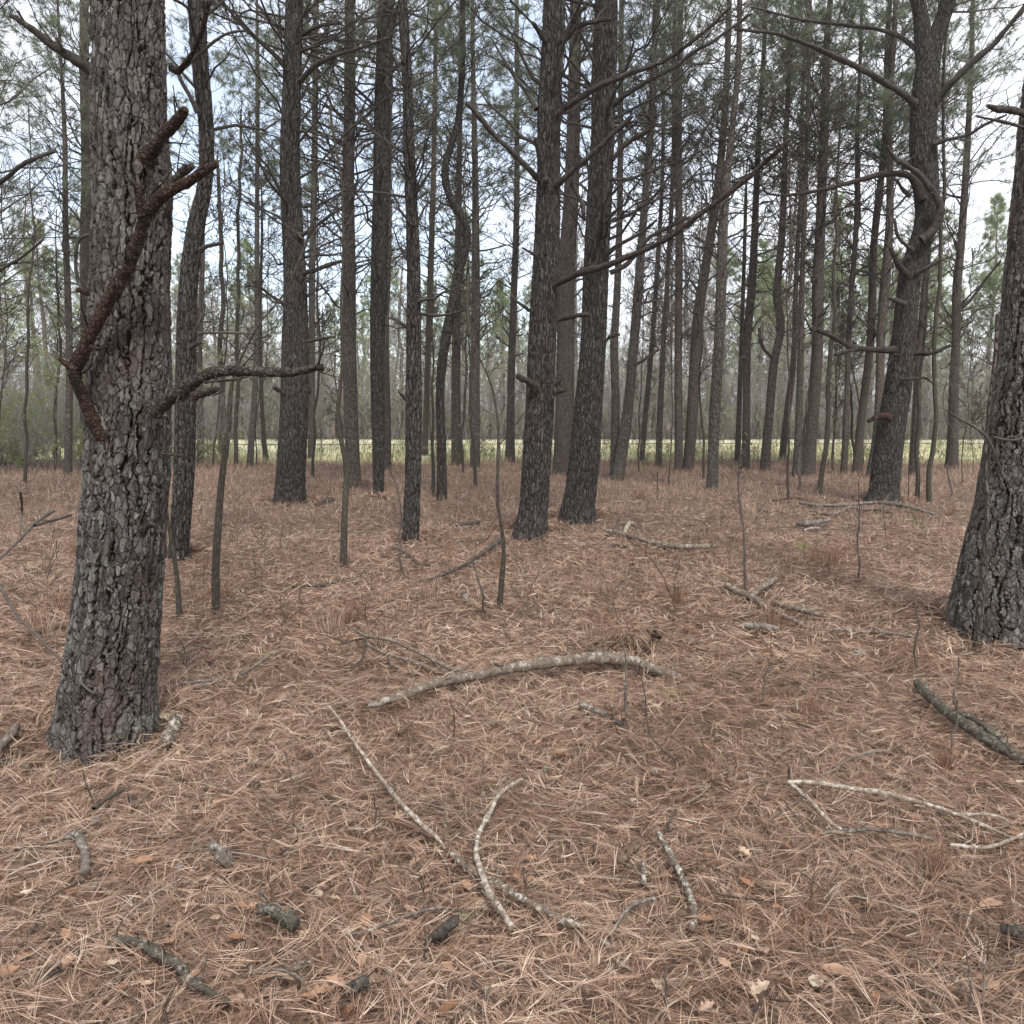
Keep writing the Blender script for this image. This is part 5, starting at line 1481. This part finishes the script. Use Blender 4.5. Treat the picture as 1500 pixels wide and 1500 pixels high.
flake('large slaty bark flake left of centre foreground', 375, 1163, 26, 'stick_dark')
flake('black bark chunk at the end of the crooked left stick', 196, 1187, 30, 'stick_dark')
flake('grey white bark flake under the crooked left stick', 142, 1216, 28, 'chip')
flake('bluish grey wood flake right of the thin pale stick', 1257, 966, 20, 'chip')
flake('dark bark piece beside the gnarled lichen limb', 115, 1412, 28, 'stick_dark')
flake('sooty bark piece below the left end of the gnarled limb', 78, 1440, 30, 'stick_dark')
flake('pale lichen chunk in front of the bowed log', 800, 1138, 20, 'moss')
flake('grey bark flake by the whip thin green sapling', 681, 883, 18, 'chip')
flake('round cream cut end below the white barked piece', 261, 1115, 12, 'cut_wood')
flake('mossy bark flake left of the white barked piece', 186, 1103, 20, 'stick_moss')
for bx, by, br in MOUNDS[:4]:
    for q in range(9):
        a = rn.uniform(PI * .9, PI * 2.1); d = br * 1.05 + abs(rn.normal(0, .14)) + .03
        X = np.array([bx + math.cos(a) * d, by + math.sin(a) * d, 0.0]); X[2] = gh(X[0], X[1])
        v = X - CAM; dp = float(np.dot(v, FWD)); px, py = 750 + v[0] / dp * F_PX, 750 - float(np.dot(v, UPV)) / dp * F_PX
        flake('flake of shed bark lying at the foot of a big pine', px, py, rn.uniform(.03, .075) / px_size(X), ['stick_dark', 'stick_moss', 'stick_brown'][q % 3], 'bark flakes shed round the trunks')
for q in range(36):
    y = 880 + 600 * rn.uniform() ** .9; x = rn.uniform(5, 1495); P0 = on_ground(x, y)
    if any((P0[0] - b[0]) ** 2 + (P0[1] - b[1]) ** 2 < .05 + b[2] ** 2 for b in TREE_BASES): continue
    flake('small grey bark flake lying in the pine straw', x, y, rn.uniform(.02, .05) / px_size(P0), ['chip', 'stick_dark', 'stick_moss'][q % 3], 'bark flakes in the pine straw')

# ------------------------------------------------------------------ the wood beyond the field
def far_bare(seed):
    rng = np.random.default_rng(seed)
    H = rng.uniform(9.5, 14)
    z = np.linspace(0, H, 14); wob = np.cumsum(rng.normal(0, .09, (14, 2)), 0)
    C = np.column_stack([wob, z]); R = .13 * (1 - z / H) ** .8 + .012
    tr = MB(); tubes(tr, C, R, 8)
    nb = 42
    zz = rng.uniform(H * .16, H * .97, nb)
    b = np.column_stack([np.interp(zz, z, C[:, 0]), np.interp(zz, z, C[:, 1]), zz])
    az = rng.uniform(0, 2 * PI, nb); el = np.radians(rng.uniform(25, 68, nb))
    d = np.stack([np.cos(az) * np.cos(el), np.sin(az) * np.cos(el), np.sin(el)], -1)
    L = (2.9 * (1.1 - zz / H) + .5) * rng.uniform(.6, 1.15, nb)
    res, _ = grow(rng, b, d, L, .012 + .014 * (1 - zz / H), 10, 6, .15, .15, 7, .44)
    cr = MB(); put_branches(cr, res, 0, (4, 3, 3), .010)
    return tr, cr, None


def far_pine(seed):
    rng = np.random.default_rng(seed)
    H = rng.uniform(9.5, 13.5)
    z = np.linspace(0, H, 12); wob = np.cumsum(rng.normal(0, .05, (12, 2)), 0)
    C = np.column_stack([wob, z]); R = .14 * (1 - z / H) ** .8 + .012
    tr = MB(); tubes(tr, C, R, 8)
    nb = 85; z0 = H * rng.uniform(.14, .4)
    zz = rng.uniform(z0, H, nb); tt = (zz - z0) / (H - z0)
    b = np.column_stack([np.interp(zz, z, C[:, 0]), np.interp(zz, z, C[:, 1]), zz])
    az = rng.uniform(0, 2 * PI, nb); el = np.radians(rng.uniform(0, 35, nb) + 25 * tt)
    d = np.stack([np.cos(az) * np.cos(el), np.sin(az) * np.cos(el), np.sin(el)], -1)
    L = (2.4 * (1 - tt) ** .7 + .4) * rng.uniform(.55, 1.15, nb)
    res, tips = grow(rng, b, d, L, np.full(nb, .016), 6, 3, .16, .14, 7, .42)
    cr = MB(); nf = MB(); put_branches(cr, res, 0, (4, 3, 3), .005)
    for (tp, td), per in zip(tips, (13, 10, 8)):
        tufts(nf, rng, tp, td, per, .24, .020, 0)
    return tr, cr, nf


def make_proto(kind, seed):
    tr, cr, nf = (far_bare if kind == 'bare' else far_pine)(seed)
    nm = 'bare_tree' if kind == 'bare' else 'distant_pine'
    root = empty(nm, (0, 0, 0))
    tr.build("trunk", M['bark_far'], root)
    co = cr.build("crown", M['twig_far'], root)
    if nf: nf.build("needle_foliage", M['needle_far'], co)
    return root


protos = {'bare': [make_proto('bare', 900 + i) for i in range(6)], 'pine': [make_proto('pine', 950 + i) for i in range(4)]}
used = set()


def place_far(kind, i, x, y, s, rz, label, group):
    src = protos[kind][i]
    if (kind, i) in used:
        o = src.copy(); COL.objects.link(o)
        for ch in src.children:
            c = ch.copy(); COL.objects.link(c); c.parent = o
            for g in ch.children:
                d = g.copy(); COL.objects.link(d); d.parent = c
    else:
        o = src; used.add((kind, i))
    o.location = (x, y, 0); o.rotation_euler = (0, 0, rz); o.scale = (s, s, s)
    return tag(o, label, 'tree', group)


rf = np.random.default_rng(5)
nb = 0
for row, (Y0, sp, sc) in enumerate(((48, 2.3, .78), (52, 2.6, .92), (57, 2.9, 1.05))):
    x = -Y0 * .68
    while x < Y0 * .68:
        x += sp * rf.uniform(.6, 1.4)
        y = Y0 + rf.normal(0, 1.0)
        u = x / y * F_PX + 750
        pg = .55 if (u > 1050 or u < 260) else .30
        kind = 'pine' if rf.uniform() < pg else 'bare'
        s = sc * rf.uniform(.75, 1.15) * (1.30 if u > 1000 or u < 250 else 1.08)
        if kind == 'bare':
            place_far('bare', nb % 6, x, y, s, rf.uniform(0, 6.28), 'bare pale winter tree in the distant wood beyond the field', 'bare trees of the distant wood')
        else:
            place_far('pine', nb % 4, x, y, s * .95, rf.uniform(0, 6.28), 'haze tinted green pine in the distant wood beyond the field', 'green pines of the distant wood')
        nb += 1


def thicket(name, label, n, fy, h0, h1, mat, seed, wid, xs=None, leafy=0, leafmat=None):
    rng = np.random.default_rng(seed)
    x = rng.uniform(*(xs or (-34, 34)), n); y = fy(x, rng)
    hgt = rng.uniform(h0, h1, n) * (.55 + .9 * vnoise(x / 2.2, y / 2.2, seed))
    az = rng.uniform(0, 2 * PI, n); el = np.radians(rng.uniform(62, 90, n))
    d = np.stack([np.cos(az) * np.cos(el), np.sin(az) * np.cos(el), np.sin(el)], -1)
    res, tips = grow(rng, np.stack([x, y, np.zeros(n)], -1), d, hgt, np.full(n, wid * 1.5), 6, 3, .0, .12, 5, .45)
    mb = MB(); put_branches(mb, res, 0, (4, 3, 3), wid)
    if leafy:
        for tp, td in tips[1:]:
            k = rng.uniform(0, 1, len(tp)) < leafy * (vnoise(tp[:, 0] / 1.4, tp[:, 2] / .9, seed + 3) > .52)
            tufts(mb, rng, tp[k], td[k], 7, .07, .035, 1, 1.0, .15, .1)
    return tag(mb.build(name, [M[mat], M[leafmat or 'leaf_green']]), label, 'thicket', None, 'stuff')


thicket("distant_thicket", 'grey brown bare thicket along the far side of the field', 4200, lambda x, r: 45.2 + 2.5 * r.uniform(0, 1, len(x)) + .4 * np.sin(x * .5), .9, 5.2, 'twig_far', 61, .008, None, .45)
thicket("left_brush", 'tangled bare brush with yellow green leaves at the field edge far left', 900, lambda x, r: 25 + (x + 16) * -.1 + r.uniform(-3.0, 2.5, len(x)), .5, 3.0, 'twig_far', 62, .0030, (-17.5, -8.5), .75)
thicket("edge_brush", 'low bare brush between the last pines and the open field', 1100, lambda x, r: 24.9 + r.uniform(-2.6, 2.4, len(x)), .25, 1.5, 'twig', 63, .0022, (-10, 17), .03)
tag(place_leaf_bush := empty("holly_bush", at_plane(8, 668, 24.5)), 'small glossy green bush at the left edge by the field', 'bush')
rb = np.random.default_rng(8)
bc = np.array(place_leaf_bush.location); bc[2] = 0; place_leaf_bush.location = [float(v) for v in bc]
mb = MB(); nn = 16
dd = norm(rb.normal(0, 1, (nn, 3)) * np.array([1, 1, .6]) + np.array([0, 0, 1.0]))
res, tips = grow(rb, np.tile(bc, (nn, 1)), dd, rb.uniform(.6, 1.25, nn), np.full(nn, .008), 6, 3); put_branches(mb, res, 0, (4, 3, 3), .002)
mb.build("stem", M['twig'], place_leaf_bush, bc)
mb = MB()
for tp, td in tips: tufts(mb, rb, tp, td, 9, .07, .035, 0, 1.0, .2, 0)
mb.build("foliage", M['leaf_green'], place_leaf_bush, bc)


# ------------------------------------------------------------------ thin haze volume, added to lift the darks in the distance
hm = bpy.data.materials.new("haze_lift"); hm.use_nodes = True
ht = hm.node_tree; ht.nodes.clear()
ho = ht.nodes.new("ShaderNodeOutputMaterial"); hv = ht.nodes.new("ShaderNodeVolumePrincipled")
hv.inputs["Color"].default_value = (.90, .93, .95, 1); hv.inputs["Density"].default_value = .0009; hv.inputs["Anisotropy"].default_value = .2
ht.links.new(hv.outputs[0], ho.inputs["Volume"])
mb = MB()
lo, hi = np.array([-2600, -480, -1.3]), np.array([2600, 4600, 24.0])
cv = np.array([[(lo, hi)[i][0], (lo, hi)[j][1], (lo, hi)[k][2]] for k in (0, 1) for j in (0, 1) for i in (0, 1)])
mb.add(cv, [[0, 2, 3, 1], [4, 5, 7, 6], [0, 1, 5, 4], [2, 6, 7, 3], [0, 4, 6, 2], [1, 3, 7, 5]])
tag(mb.build("haze", hm, smooth=False), 'thin pale haze added to lift the dark distant trunks', 'haze', None, 'stuff')
